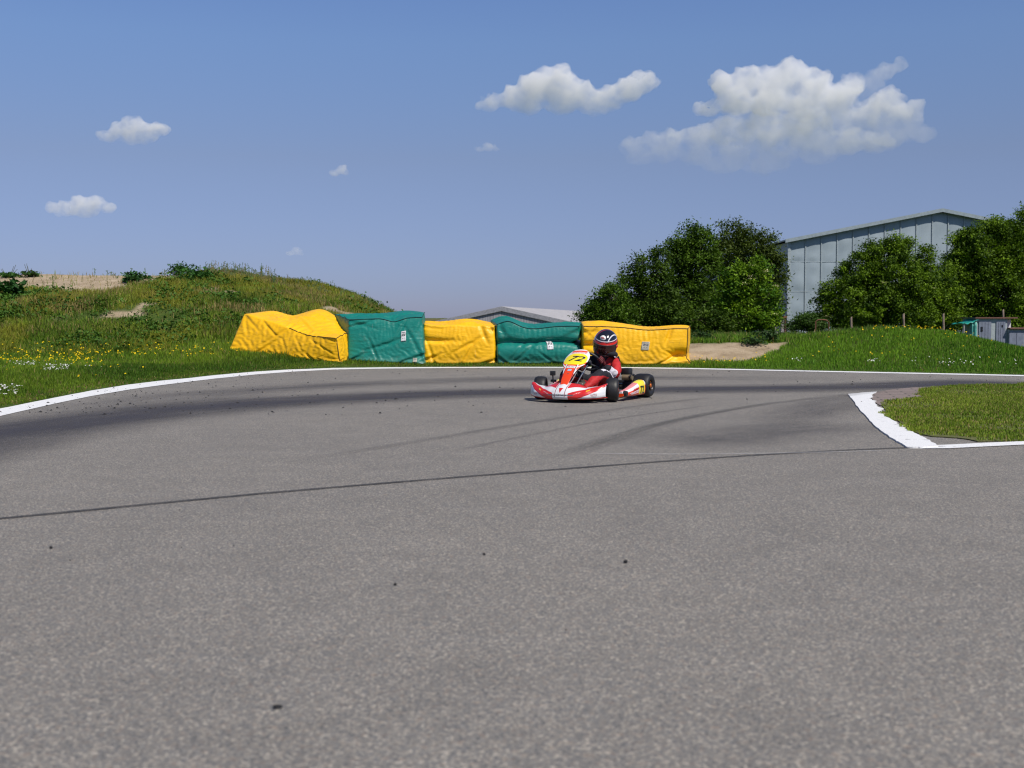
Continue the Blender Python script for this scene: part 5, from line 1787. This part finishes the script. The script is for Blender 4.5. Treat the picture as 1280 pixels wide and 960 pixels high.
m_ = nose.modifiers.new('thickness', 'SOLIDIFY'); m_.thickness = 0.008; m_.offset = -1

# ---------------------------------------------------------------- tall front panel with the number plate
PB, PT = Vector((0.835, 0, 0.195)), Vector((0.335, 0, 0.600))
PU = (PT - PB); PLEN = PU.length; PU.normalize()
PNRM = Vector((PU.z, 0, -PU.x)).normalized()
if PNRM.x < 0: PNRM = -PNRM
PWS = 0.94
HW = [(0, .045), (.08, .06), (.16, .075), (.24, .098), (.28, .122), (.32, .150), (.38, .166), (.44, .163), (.49, .146), (.525, .118), (.55, .075), (.558, .02)]
def panel_pt(wv, h, off=0.0):
    hh = h / 0.558 * PLEN
    return PB + PU * hh + Vector((0, wv, 0)) + PNRM * (off - 1.3 * wv * wv + 0.03 * math.sin(math.pi * h / 0.558))
vs, pat, fs = [], [], []
NH, NU = 60, 24
for j in range(NH + 1):
    h = 0.558 * j / NH
    hw = float(np.interp(h, [q[0] for q in HW], [q[1] for q in HW])) * PWS
    for i in range(NU + 1):
        wv = hw * (i / NU * 2 - 1)
        vs.append(panel_pt(wv, h)); pat.append((wv, h, i / NU * 2 - 1))
fs = [(j * (NU + 1) + i, j * (NU + 1) + i + 1, (j + 1) * (NU + 1) + i + 1, (j + 1) * (NU + 1) + i) for j in range(NH) for i in range(NU)]
me = mesh_from(vs, fs, 'front_panel'); set_pat(me, pat)
p = Pat('front_panel_livery')
c = p.mix(0.0, WHITE, WHITE)
eu = p.math('POWER', p.math('MULTIPLY', p.au, 1 / 0.142), 3.0)
ev = p.math('POWER', p.math('ABSOLUTE', p.math('MULTIPLY', p.math('SUBTRACT', p.v, 0.385), 1 / 0.094)), 2.6)
plate = p.lt(p.math('ADD', eu, ev), 1.0)
col_ = p.both(p.lt(p.au, 0.056), p.lt(p.v, 0.30))
c = p.mix(p.both(p.between(p.au, 0.056, 0.064), p.lt(p.v, 0.31)), c, (0.16, 0.012, 0.03))
dg = p.lin(-0.9, p.au, 1.0, p.v)
c = p.mix(p.both(p.gt(p.au, 0.075), p.between(dg, 0.150, 0.180)), c, ORED)
c = p.mix(p.both(p.gt(p.au, 0.080), p.between(dg, 0.200, 0.226)), c, ORED)
c = p.mix(p.both(p.gt(p.au, 0.064), p.between(dg, 0.06, 0.10)), c, ORED)
c = p.mix(col_, c, ORED)
cell = p.n('ShaderNodeTexVoronoi', ins={'Vector': p.n('ShaderNodeCombineXYZ', ins={0: p.math('MULTIPLY', p.u, 90.0), 1: p.math('MULTIPLY', p.v, 90.0)}).outputs[0], 'Scale': 1.0}).outputs['Distance']
c = p.mix(p.both(col_, p.between(p.v, 0.238, 0.272)), c, (0.75, 0.68, 0.68))
c = p.mix(p.both(p.lt(p.au, 0.045), p.between(p.v, 0.246, 0.264), p.gt(cell, 0.45)), c, (0.42, 0.36, 0.40))
c = p.mix(p.both(p.lt(p.au, 0.024), p.between(p.v, 0.196, 0.222)), c, (0.30, 0.52, 0.70))
c = p.mix(p.both(p.lt(p.au, 0.010), p.between(p.v, 0.150, 0.160)), c, (0.10, 0.08, 0.10))
c = p.mix(p.both(p.between(p.v, 0.506, 0.534), p.lt(p.au, 0.095)), c, ORED)
c = p.mix(p.both(p.between(p.v, 0.484, 0.512), p.lt(p.au, 0.10), p.gt(cell, 0.40)), c, (0.75, 0.30, 0.30))
c = p.mix(plate, c, YELP)
p.done(p.bsdf(c, 0.22, 0, None, Coat_Weight=0.4))
o = link('front_panel', me, p.m, kart, True)
m_ = o.modifiers.new('thickness', 'SOLIDIFY'); m_.thickness = 0.008; m_.offset = -1
front_panel = o

def text_mesh(body, size, shear=0.0, bold=0.0):
    cu = bpy.data.curves.new('lettering', 'FONT')
    cu.body = body; cu.size = size; cu.align_x = 'CENTER'; cu.align_y = 'CENTER'; cu.shear = shear; cu.offset = bold
    cu.resolution_u = 4
    ob = bpy.data.objects.new('lettering', cu); COL.objects.link(ob)
    dg = bpy.context.evaluated_depsgraph_get(); dg.update()
    me = bpy.data.meshes.new_from_object(ob.evaluated_get(dg))
    bpy.data.objects.remove(ob); bpy.data.curves.remove(cu)
    bm = bmesh.new(); bm.from_mesh(me)
    bmesh.ops.subdivide_edges(bm, edges=[e for e in bm.edges if e.calc_length() > size * .12], cuts=2)
    bmesh.ops.triangulate(bm, faces=bm.faces[:])
    bm.to_mesh(me); bm.free()
    return me
def stick(name, body, size, fn, mat, parent, shear=0.0, bold=0.0, sx=1.0):
    me = text_mesh(body, size, shear, bold)
    me.name = name
    for v in me.vertices:
        v.co = fn(v.co.x * sx, v.co.y)
    me.materials.clear()
    o = link(name, me, mat, parent)
    m_ = o.modifiers.new('thickness', 'SOLIDIFY'); m_.thickness = 0.002
    return o
# seen from the front the panel's local y runs to the viewer's right
stick('race_number', '72', 0.118, lambda a, b: panel_pt(a, 0.385 + b, 0.004), INK, front_panel, 0.35, 0.001, 1.6)
# round brackets behind the panel
mb = MB()
for s in (-1, 1): mb.tube([(0.80, s * .04, .19), (0.70, s * .05, .25), (0.52, s * .06, .40)], .009, 8)
mb.build('panel_bracket', STEELM, kart)

# ---------------------------------------------------------------- side pods
def pod(side):
    xs = np.linspace(0.33, -0.29, 40)
    vs, pat, fs = [], [], []
    prof_n = 14
    for x in xs:
        t_ = (0.33 - x) / 0.62
        zt = 0.112 + 0.105 * smooth01(np.array(t_)).item()
        yo = 0.535 + 0.035 * math.sin(min(1, t_ * 1.6) * math.pi / 2)
        pr = [(0.49, zt + .006), (yo - .045, zt + .005), (yo - .018, zt - .004), (yo, zt - .028), (yo + .004, zt * .55), (yo - .002, .062), (yo - .018, .046), (0.48, .044)]
        for k in range(prof_n + 1):
            f = k / prof_n * (len(pr) - 1); q = min(int(f), len(pr) - 2); g = f - q
            y = pr[q][0] * (1 - g) + pr[q + 1][0] * g; z = pr[q][1] * (1 - g) + pr[q + 1][1] * g
            vs.append((x, side * y, z)); pat.append((t_, (z - .045) / (zt - .035), y))
    n = prof_n + 1
    fs = [(i * n + k, (i + 1) * n + k, (i + 1) * n + k + 1, i * n + k + 1) for i in range(len(xs) - 1) for k in range(prof_n)]
    fs.append(tuple(range(n))); fs.append(tuple(reversed(range((len(xs) - 1) * n, len(xs) * n))))
    me = mesh_from(vs, fs, 'side_pod'); set_pat(me, pat)
    bm = bmesh.new(); bm.from_mesh(me); bmesh.ops.recalc_face_normals(bm, faces=bm.faces[:]); bm.to_mesh(me); bm.free()
    o = link('side_pod', me, POD, kart, True)
    mod_angle(me, 50)
    return o
p = Pat('side_pod_livery')
c = p.mix(0.0, ORED, ORED)
t_ = p.u
l1 = p.lin(-0.10, t_, 1.0, p.v)
c = p.mix(p.gt(l1, 0.56), c, WHITE)
c = p.mix(p.gt(l1, 0.84), c, (0.75, 0.25, 0.24))
wt = p.both(p.between(p.lin(-0.18, t_, 1.0, p.v), 0.12, 0.36), p.gt(p.lin(1.0, t_, 0.25, p.v), 0.36), p.lt(t_, 0.67))
c = p.mix(wt, c, (0.74, 0.68, 0.70))
cell = p.n('ShaderNodeTexVoronoi', ins={'Vector': p.n('ShaderNodeCombineXYZ', ins={0: p.math('MULTIPLY', p.u, 42.0), 1: p.math('MULTIPLY', p.v, 9.0)}).outputs[0], 'Scale': 1.0}).outputs['Distance']
c = p.mix(p.both(wt, p.between(p.lin(-0.18, t_, 1.0, p.v), 0.17, 0.31), p.gt(cell, 0.45)), c, (0.55, 0.22, 0.26))
c = p.mix(p.both(p.between(t_, 0.67, 0.968), p.gt(p.v, 0.10)), c, YELP)
p.done(p.bsdf(c, 0.25, 0, None, Coat_Weight=0.4))
POD = p.m
for s in (1, -1):
    o = pod(s)
    def on_pod(a, b, x0, z0, rise=0.0, s=s):
        x = x0 - a * s * 1.0
        return Vector((x, s * 0.5785, z0 + b + rise * (x0 - x)))
    stick('race_number', '72', 0.130, lambda a, b: on_pod(a, b, -0.178, 0.106), INK, o, 0.0, 0.001, 0.98)
    stick('lettering', 'RACING', 0.036, lambda a, b: on_pod(a, b, 0.015, 0.124, 0.10), plain('red_vinyl', RED, 0.4), o, 0.2, 0.0006, 1.15)
    MB().cyl((0.290, s * .53, .085), (0.290, s * .572, .085), .036, .030, 18).build('bump_stop', DARKM, o)

# little camera on a stalk behind the right front wheel
mb = MB(); mb.cyl((.46, -.30, .07), (.49, -.30, .29), .008, n=8); mb.box((.49, -.30, .315), (.035, .062, .055), bevel=.008); mb.cyl((.507, -.312, .322), (.516, -.312, .322), .014, n=14)
mb.box((.47, -.30, .225), (.03, .07, .03), bevel=.008)
mb.build('action_camera', DARKM, kart)
MB().box((.50, -.24, .15), (.12, .09, .10), bevel=.02, seg=3).build('brake_reservoir', plain('cream_plastic_tank', (0.45, 0.42, 0.34), 0.4), kart)

# ================================================================== driver
drv = empty('person', K_ORG, K_RZ)
tag(drv, 'kart driver in red and black racing suit with dark helmet, hunched over the steering wheel', 'person')

def skin_mesh(name, joints, bones, root_i, sub=2):
    me = bpy.data.meshes.new(name)
    me.from_pydata([j[0] for j in joints], bones, [])
    o = bpy.data.objects.new(name, me); COL.objects.link(o)
    m_ = o.modifiers.new('skin', 'SKIN'); m_.use_smooth_shade = True; m_.branch_smoothing = 0.6
    sl = me.skin_vertices[0].data
    for i, j in enumerate(joints):
        r = j[1]
        sl[i].radius = r if isinstance(r, tuple) else (r, r)
        sl[i].use_root = (i == root_i)
    s_ = o.modifiers.new('sub', 'SUBSURF'); s_.levels = sub; s_.render_levels = sub
    dg = bpy.context.evaluated_depsgraph_get(); dg.update()
    m2 = bpy.data.meshes.new_from_object(o.evaluated_get(dg))
    bpy.data.objects.remove(o); bpy.data.meshes.remove(me)
    m2.name = name
    return m2

J = [((-.36, 0, .17), (.14, .12)), ((-.35, .01, .30), (.135, .115)), ((-.33, .02, .42), (.135, .115)), ((-.31, .03, .49), (.105, .10)), ((-.30, .04, .54), .065),
     # left arm
     ((-.325, .155, .445), .072), ((-.22, .225, .35), .066), ((-.11, .255, .285), .058), ((.01, .245, .33), .052), ((.085, .205, .395), .042),
     # right arm
     ((-.32, -.11, .465), .072), ((-.20, -.22, .40), .064), ((-.07, -.255, .37), .056), ((.03, -.19, .455), .050), ((.11, -.12, .52), .040),
     # left leg
     ((-.26, .12, .15), .088), ((.03, .20, .255), .085), ((.27, .225, .315), .074), ((.43, .19, .22), .060), ((.57, .145, .13), .042),
     # right leg
     ((-.26, -.12, .15), .088), ((.03, -.20, .255), .085), ((.27, -.225, .315), .074), ((.43, -.19, .22), .060), ((.57, -.145, .13), .042)]
Bn = [(0, 1), (1, 2), (2, 3), (3, 4), (2, 5), (5, 6), (6, 7), (7, 8), (8, 9), (2, 10), (10, 11), (11, 12), (12, 13), (13, 14), (0, 15), (15, 16), (16, 17), (17, 18), (18, 19), (0, 20), (20, 21), (21, 22), (22, 23), (23, 24)]
me = skin_mesh('body', J, Bn, 0, 4)
# folds of the suit
bm = bmesh.new(); bm.from_mesh(me)
bm.normal_update()
for v in bm.verts:
    q = v.co
    f = mnoise.noise(Vector((q.x * 16, q.y * 16, q.z * 22))) * 0.55 + mnoise.noise(Vector((q.x * 34 + 5, q.y * 30, q.z * 45))) * 0.3
    v.co = q + v.normal * f * 0.011
bm.to_mesh(me)
SUITR = plain('red_suit_cloth', (0.45, 0.012, 0.014), 0.7, 0, 0.2, 20, 0.004, 90)
SUITB = plain('black_suit_cloth', (0.009, 0.009, 0.016), 0.85, 0, 0.2, 20, 0.004, 90)
SUITW = plain('white_suit_panel', (0.62, 0.60, 0.66), 0.7, 0, 0.1, 20, 0.003, 90)
for m_ in (SUITR, SUITB, SUITW): me.materials.append(m_)
segs = [(np.array(J[a][0]), np.array(J[b][0]), a, b) for a, b in Bn]
for pl in me.polygons:
    c_ = np.array(pl.center); nn = pl.normal
    best, bt, bi = 9, 0, None
    for (A, B_, a, b) in segs:
        t0 = float(np.clip(np.dot(c_ - A, B_ - A) / np.dot(B_ - A, B_ - A), 0, 1))
        dd_ = float(np.linalg.norm(c_ - A - (B_ - A) * t0))
        if dd_ < best: best, bt, bi = dd_, t0, (a, b)
    mi = 0
    if bi in ((0, 1), (1, 2), (2, 3), (3, 4)):
        mi = 1 if abs(c_[1] - .02) < .15 or c_[2] > .42 else 0
    if bi == (2, 5) and c_[2] > .49: mi = 1
    if bi in ((2, 10), (10, 11)): mi = 1
    if bi in ((7, 8),) and bt > 0.35: mi = 2
    if bi == (8, 9) and bt < 0.45: mi = 2
    if bi == (8, 9) and bt >= 0.45: mi = 1
    if bi == (12, 13) and bt > 0.5: mi = 1
    if bi in ((15, 16), (16, 17), (20, 21), (21, 22), (17, 18), (22, 23)) and c_[2] - (.24 + .07 * np.clip(c_[0] / .3, -1, 1)) > -0.02: mi = 1
    if bi in ((16, 17), (21, 22)) and nn.z > 0.5 and abs(abs(c_[1]) - .255) < .016: mi = 2
    pl.material_index = mi
bm.free()
body = link('body', me, None, drv, True)
# shoulder patch
def patch_at(c_, nrm, up, w_, h_, mat, name, parent):
    nrm = Vector(nrm).normalized(); up = Vector(up); up = (up - nrm * up.dot(nrm)).normalized(); sd_ = up.cross(nrm)
    mb = MB(); rot = Matrix((sd_, up, nrm)).transposed()
    mb.box(c_, (w_, h_, 0.006), rot, bevel=.002)
    return mb.build(name, mat, parent, False)

# shoulder patch with two short white bars
mb = MB()
for k in (-1, 1):
    rot_ = (Matrix.Rotation(R(35), 3, 'X') @ Matrix.Rotation(R(30), 3, 'Y'))
    mb.box((-.268, .150 + .0 * k, .512) if k < 0 else (-.275, .182, .494), (.05, .016, .006), Matrix.Rotation(R(-38), 3, 'X'), bevel=.002)
for q in mb.bm.verts: pass
mb.build('shoulder_badge', SUITW, drv, False)
# boots
for s in (-1, 1):
    b_ = skin_mesh('boot', [((.585, s * .147, .145), .048), ((.625, s * .145, .105), .050), ((.66, s * .142, .125), .042), ((.705, s * .138, .185), .034), ((.72, s * .137, .215), .022)], [(0, 1), (1, 2), (2, 3), (3, 4)], 1, 2)
    link('boot', b_, SUITB, drv, True)
# gloves: palm, four fingers wrapped round the rim, thumb
GLR = plain('red_black_glove', (0.10, 0.008, 0.012), 0.65, 0, 0.6, 40, 0.004, 60)
def glove(wrist, ang, s):
    rim = WC + (WA * math.cos(ang) + WB * math.sin(ang)) * 0.155
    tan = (-WA * math.sin(ang) + WB * math.cos(ang)).normalized()
    out = (rim - WC).normalized()
    wr = Vector(wrist)
    palm = rim + WN * 0.030 + out * 0.022
    js = [(tuple(wr), .036), (tuple(wr.lerp(palm, .55)), (.036, .028)), (tuple(palm), (.040, .024))]
    bn = [(0, 1), (1, 2)]
    for k in range(4):
        t0 = palm + tan * (k - 1.5) * 0.021
        ln = (0.9, 1.0, 0.96, 0.8)[k]
        a = t0 + out * .012 * ln - WN * 0.010
        b = rim + tan * (k - 1.5) * 0.020 + out * .022 * ln - WN * 0.022
        c2 = rim + tan * (k - 1.5) * 0.019 - out * .012 - WN * 0.024 * ln
        i0 = len(js)
        js += [(tuple(t0), .0125), (tuple(a), .0118), (tuple(b), .0105), (tuple(c2), .009)]
        bn += [(2, i0), (i0, i0 + 1), (i0 + 1, i0 + 2), (i0 + 2, i0 + 3)]
    th0 = palm - tan * 0.026 * s - out * .015
    th1 = rim - tan * 0.040 * s - out * 0.006 + WN * .016
    th2 = rim - tan * 0.026 * s - out * 0.020 + WN * .004
    i0 = len(js)
    js += [(tuple(th0), .014), (tuple(th1), .012), (tuple(th2), .009)]
    bn += [(1, i0), (i0, i0 + 1), (i0 + 1, i0 + 2)]
    link('glove', skin_mesh('glove', js, bn, 1, 2), GLR, drv, True)
glove((.098, .205, .393), math.pi / 2 + 0.25, 1)
glove((.113, -.118, .522), -0.95, -1)

# collar / neck brace
mb = MB()
mb.tube([(-.295 + .105 * math.cos(a), .05 + .115 * math.sin(a), .525 + .02 * math.cos(a)) for a in [k * 2 * math.pi / 24 for k in range(25)]], .036, 10)
mb.build('neck_brace', SUITB, drv)

# helmet -------------------------------------------------------------
_w = Matrix.Rotation(-K_RZ, 3, 'Z') @ (at_depth(757, 428.5, 14.80) - Vector(K_ORG))
HC = Vector((_w.x, _w.y, _w.z))
hr = Matrix.Rotation(R(11), 3, 'Z') @ Matrix.Rotation(R(21), 3, 'Y') @ Matrix.Rotation(R(-8), 3, 'X')
def helm_r(d):
    """radius of the shell in direction d (x front, y left, z up)"""
    a, b, c_ = 0.152, 0.128, 0.146
    r = 1 / math.sqrt((d.x / a) ** 2 + (d.y / b) ** 2 + (d.z / c_) ** 2)
    chin = max(0, d.x) * max(0, -d.z)
    r *= 1 + 0.30 * chin
    if d.z < -0.55: r *= 1 - 0.25 * (-.55 - d.z)
    return r
def helm_mesh(name, thr, az=(-math.pi, math.pi), el=(-1.05, math.pi / 2), nu=64, nv=40, off=0.0):
    vs, fs = [], []
    for j in range(nv + 1):
        e = el[0] + (el[1] - el[0]) * j / nv
        for i in range(nu + 1):
            a = az[0] + (az[1] - az[0]) * i / nu
            d = Vector((math.cos(e) * math.cos(a), math.cos(e) * math.sin(a), math.sin(e)))
            vs.append(d * (helm_r(d) + off))
    fs = [(j * (nu + 1) + i, j * (nu + 1) + i + 1, (j + 1) * (nu + 1) + i + 1, (j + 1) * (nu + 1) + i) for j in range(nv) for i in range(nu)]
    me = mesh_from(vs, fs, name)
    bm = bmesh.new(); bm.from_mesh(me); bmesh.ops.remove_doubles(bm, verts=bm.verts[:], dist=1e-5); bmesh.ops.recalc_face_normals(bm, faces=bm.faces[:]); bm.to_mesh(me); bm.free()
    return me
p = Pat('helmet_paint', None)
X_, Y_, Z_ = p.u, p.v, p.w
ay = p.math('ABSOLUTE', Y_)
rad = p.math('SQRT', p.math('ADD', p.math('ADD', p.math('POWER', p.math('SUBTRACT', X_, 0.010), 2.0), p.math('POWER', Y_, 2.0)), 0.0))
nz = p.noise(p.coord(), 24, 3, 0.6, 0.8)
c = p.ramp(nz, [(0.42, (0.018, 0.008, 0.010)), (0.5, (0.20, 0.010, 0.016)), (0.62, (0.36, 0.014, 0.018))])
top_ = p.gt(Z_, 0.071)
c = p.mix(p.gt(Z_, 0.064), c, (0.62, 0.62, 0.64))
c = p.mix(top_, c, (0.010, 0.010, 0.018))
c = p.mix(p.both(top_, p.between(p.lin(1.0, X_, 0.7, Y_), -0.02, -0.004)), c, (0.4, 0.02, 0.03))
c = p.mix(p.both(top_, p.between(p.lin(0.35, X_, 1.0, Y_), 0.085, 0.094)), c, (0.65, 0.65, 0.68))
c = p.mix(p.both(p.gt(X_, 0.0), p.between(Z_, 0.030, 0.050)), c, (0.66, 0.018, 0.016))
c = p.mix(p.lt(Z_, -0.098), c, (0.20, 0.20, 0.21))
c = p.mix(p.lt(Z_, -0.110), c, (0.015, 0.015, 0.017))
p.done(p.bsdf(c, 0.16, 0, None, Coat_Weight=0.6))
helm = link('helmet', helm_mesh('helmet', 0), p.m, drv, True)
helm.matrix_local = Matrix.Translation(HC) @ hr.to_4x4() @ Matrix.Scale(1.16, 4)
VIS = plain('smoked_red_visor', (0.030, 0.008, 0.007), 0.07, 0, 0.3, 12, Coat_Weight=0.5)
vm = helm_mesh('visor', 0, (-1.25, 1.25), (-0.50, 0.20), 40, 14, 0.004)
vis = link('visor', vm, VIS, helm, True)
m_ = vis.modifiers.new('thickness', 'SOLIDIFY'); m_.thickness = 0.003; m_.offset = -1
mb = MB()
pts = []
for e_, s0, s1 in ((0.20, -1.27, 1.27), (-0.50, 1.27, -1.27)):
    for k in range(25):
        a = s0 + (s1 - s0) * k / 24
        d = Vector((math.cos(e_) * math.cos(a), math.cos(e_) * math.sin(a), math.sin(e_)))
        pts.append(d * (helm_r(d) + 0.003))
pts.append(pts[0])
mb.tube(pts, 0.0045, 6)
mb.build('visor_trim', plain('dark_grey_trim', (0.06, 0.05, 0.05), 0.4), helm)
for s in (-1, 1):
    d = Vector((math.cos(1.32), s * math.sin(1.32), -0.08)).normalized()
    q = d * (helm_r(d) + 0.002)
    MB().cyl(q - d * .004, q + d * .006, .018, .015, 16).build('visor_pivot', plain('red_pivot', RED, 0.3), helm)
# oval badge on the forehead and the chin vent
def on_helm(az, el, off):
    d = Vector((math.cos(el) * math.cos(az), math.cos(el) * math.sin(az), math.sin(el)))
    return d * (helm_r(d) + off)
vs = [on_helm(-0.12, 0.74, .0025)] + [on_helm(-0.12 + .30 * math.cos(k / 24 * 6.2832), 0.74 + .19 * math.sin(k / 24 * 6.2832), .0025) for k in range(24)]
o = link('badge', mesh_from(vs, [(0, k + 1, (k + 1) % 24 + 1) for k in range(24)], 'badge'), plain('white_oval_badge', (0.70, 0.69, 0.68), 0.3), helm, True)
m_ = o.modifiers.new('thickness', 'SOLIDIFY'); m_.thickness = 0.002
mb = MB()
for k in range(3): mb.tube([on_helm(-0.12 - .16 + .1 * k, 0.72 + .0 * k, .006), on_helm(-0.12 - .10 + .1 * k, 0.78, .006)], .0035, 5)
mb.tube([on_helm(-0.30, 0.70, .0055), on_helm(-0.12, 0.69, .0055), on_helm(0.06, 0.70, .0055)], .003, 5)
mb.build('badge_mark', plain('red_badge_ink', (0.45, 0.10, 0.10), 0.4), helm)
mb = MB(); 
mb.tube([on_helm(-.30, -.78, .004), on_helm(0, -.80, .004), on_helm(.30, -.78, .004)], .008, 6)
mb.build('chin_vent', plain('vent_black', (0.01, 0.01, 0.01), 0.5), helm)
# ================================================================== clouds: real puffs of scattering air 1.5 km away
CY = 1500.0
def cloudmat(name, dens, zlo=-30.0, zhi=14.0, scale=0.045):
    """denser towards the heaped tops, thinning out to the hazy undersides"""
    t = NT(name)
    co = t.coord('Object')
    z = t.n('ShaderNodeSeparateXYZ', ins={'Vector': co}).outputs[2]
    n = t.noise(co, scale, 3, 0.6)
    zz = t.math('ADD', z, t.math('MULTIPLY', t.math('SUBTRACT', n, 0.5), 40.0))
    g = t.n('ShaderNodeMapRange', ins={'Value': zz, 'From Min': zlo, 'From Max': zhi, 'To Min': 0.18, 'To Max': 1.0}).outputs[0]
    w_ = t.n('ShaderNodeMapRange', ins={'Value': n, 'From Min': 0.32, 'From Max': 0.52, 'To Min': 0.25, 'To Max': 1.15}).outputs[0]
    d = t.math('MULTIPLY', t.math('MULTIPLY', g, w_), dens)
    vs_ = t.n('ShaderNodeVolumePrincipled', ins={'Color': (1.0, 0.985, 0.995, 1), 'Density': d, 'Anisotropy': -0.3, 'Absorption Color': (1, 1, 1, 1)})
    t.l(vs_.outputs[0], t.out.inputs['Volume'])
    return t.m

def cloud(label, puffs, dens, seed, vox=3.2, amp=7.0):
    """puffs: (px, py, radius px[, squash])"""
    rnd = random.Random(seed)
    bm = bmesh.new()
    allp = []
    for p in puffs:
        px, py, r = p[:3]
        sq = p[3] if len(p) > 3 else 0.75
        allp.append((px - 640, CY, CAM_H + HORIZON - py, r, sq))
        for _ in range(7):
            a = rnd.uniform(0, 6.28); e = rnd.uniform(-0.25, 1.0)
            rr = r * rnd.uniform(0.32, 0.55)
            allp.append((px - 640 + math.cos(a) * math.cos(e) * r * .85, CY + math.sin(a) * math.cos(e) * r * .8, CAM_H + HORIZON - py + math.sin(e) * r * sq * .85, rr, 0.85))
    cx = sum(p[0] for p in allp) / len(allp); cz = sum(p[2] for p in allp) / len(allp)
    for x, y, z, r, sq in allp:
        bmesh.ops.create_icosphere(bm, subdivisions=2, radius=r, matrix=Matrix.Translation((x - cx, y - CY, z - cz)) @ Matrix.Diagonal((1, 1, sq, 1)))
    me = bpy.data.meshes.new('cloud'); bm.to_mesh(me); bm.free()
    o = link('cloud', me)
    o.location = (cx, CY, cz)
    rm = o.modifiers.new('merge', 'REMESH'); rm.mode = 'VOXEL'; rm.voxel_size = vox
    dg = bpy.context.evaluated_depsgraph_get()
    dg.update()
    m2 = bpy.data.meshes.new_from_object(o.evaluated_get(dg))
    o.modifiers.clear()
    o.data = m2
    m2.name = 'cloud'
    bpy.data.meshes.remove(me)
    n = len(m2.vertices)
    co = np.zeros(n * 3, np.float32); m2.vertices.foreach_get('co', co); co = co.reshape(-1, 3)
    no = np.zeros(n * 3, np.float32); m2.vertex_normals.foreach_get('vector', no); no = no.reshape(-1, 3)
    d = np.empty(n, np.float32)
    for i in range(n):
        v = Vector(co[i]) 
        q = v / 26.0 + Vector((seed, 0, 0)); q2 = v / 9.0 + Vector((0, seed, 0))
        d[i] = (1 - abs(mnoise.noise(q)) * 2.0) * 0.75 + mnoise.noise(q2) * 0.65 + mnoise.noise(v / 4.5) * 0.3 - 0.45
    # ragged sides and tops, flatter undersides
    under = np.clip(-no[:, 2], 0, 1)
    co = co + no * (d * amp * (1 - 0.4 * under))[:, None]
    m2.vertices.foreach_set('co', co.astype(np.float32).ravel())
    m2.update()
    m2.materials.clear(); m2.materials.append(dens)
    tag(o, label, 'cloud')
    return o

C1 = cloudmat('cumulus_vapour', 0.046)
C2 = cloudmat('thin_cloud_vapour', 0.022, -18, 14)
C3 = cloudmat('faint_cloud_vapour', 0.03, -8, 6, 0.1)
C4 = cloudmat('small_cloud_vapour', 0.045, -14, 8, 0.08)
cloud('medium cumulus cloud left of the largest one, with a long right wing', [(612, 134, 14, .7), (640, 126, 20, .8), (668, 116, 24, .9), (690, 108, 25, .85), (712, 122, 24, .8), (740, 130, 22, .7), (765, 126, 20, .8), (785, 116, 18, .9), (803, 106, 15, .9), (817, 106, 9, .8), (700, 138, 18, .5), (660, 138, 18, .5), (745, 140, 18, .5)], C1, 5)
cloud('largest cumulus cloud in the upper right with heaped white tops', [(905, 112, 20, .9), (930, 104, 20, .9), (960, 108, 24, .9), (985, 97, 21, .9), (1010, 110, 24, .9), (960, 132, 30, .6), (920, 134, 26, .55), (1000, 136, 32, .6), (1040, 130, 26, .8), (1060, 112, 16, .9), (1075, 150, 28, .7), (1100, 140, 26, .9), (1125, 152, 24, .8), (1148, 170, 16, .7), (1105, 172, 28, .5), (880, 140, 18, .5), (1050, 160, 26, .5)], C1, 9)
cloud('long flat cloud bank hanging under the largest cumulus', [(790, 186, 16, .7), (815, 181, 18, .75), (840, 178, 18, .8), (870, 174, 20, .8), (900, 172, 22, .7), (930, 172, 22, .65), (960, 174, 24, .6), (990, 176, 22, .6), (1020, 178, 24, .6), (1055, 180, 26, .6), (1090, 184, 22, .5), (1020, 196, 24, .5), (950, 156, 26, .6), (1000, 158, 28, .6), (905, 160, 20, .6), (800, 200, 16, .5), (900, 208, 26, .4), (960, 208, 26, .4), (830, 196, 20, .5), (870, 198, 24, .5), (920, 198, 26, .5), (970, 196, 26, .5)], C2, 14)
cloud('thin grey wisp rising at the right top of the largest cumulus', [(1085, 104, 13, 1), (1102, 94, 13, 1), (1116, 86, 10, 1), (1090, 120, 14, 1), (1070, 124, 14, .9)], C2, 21, amp=5)
cloud('small rounded cloud in the middle of the left sky', [(140, 174, 12, .7), (155, 168, 14, .8), (172, 163, 15, .85), (190, 164, 14, .8), (206, 165, 11, .7), (170, 176, 16, .55), (192, 174, 13, .5)], C4, 31, vox=2.2, amp=4.5)
cloud('small low cloud at the far left above the sandy bank', [(70, 262, 9, .7), (86, 259, 10, .8), (104, 254, 11, .9), (122, 256, 12, .8), (138, 262, 10, .7), (110, 266, 16, .5), (88, 267, 12, .5)], C4, 37, vox=2.2, amp=4.0)
cloud('tiny cloud scrap in the sky above the teal bag with scuff marks', [(420, 218, 6, .8), (429, 214, 7, .9), (434, 219, 5, .8)], C4, 41, vox=1.6, amp=3.0)
cloud('faint tiny cloud scrap low in the sky above the end of the left bank', [(364, 317, 6, .6), (372, 315, 6, .7), (378, 318, 4, .6)], C3, 43, vox=1.6, amp=2.5)
cloud('faint flat cloud scrap below the medium cumulus', [(600, 189, 6, .6), (611, 187, 7, .7), (620, 189, 4, .6)], C3, 47, vox=1.6, amp=2.5)
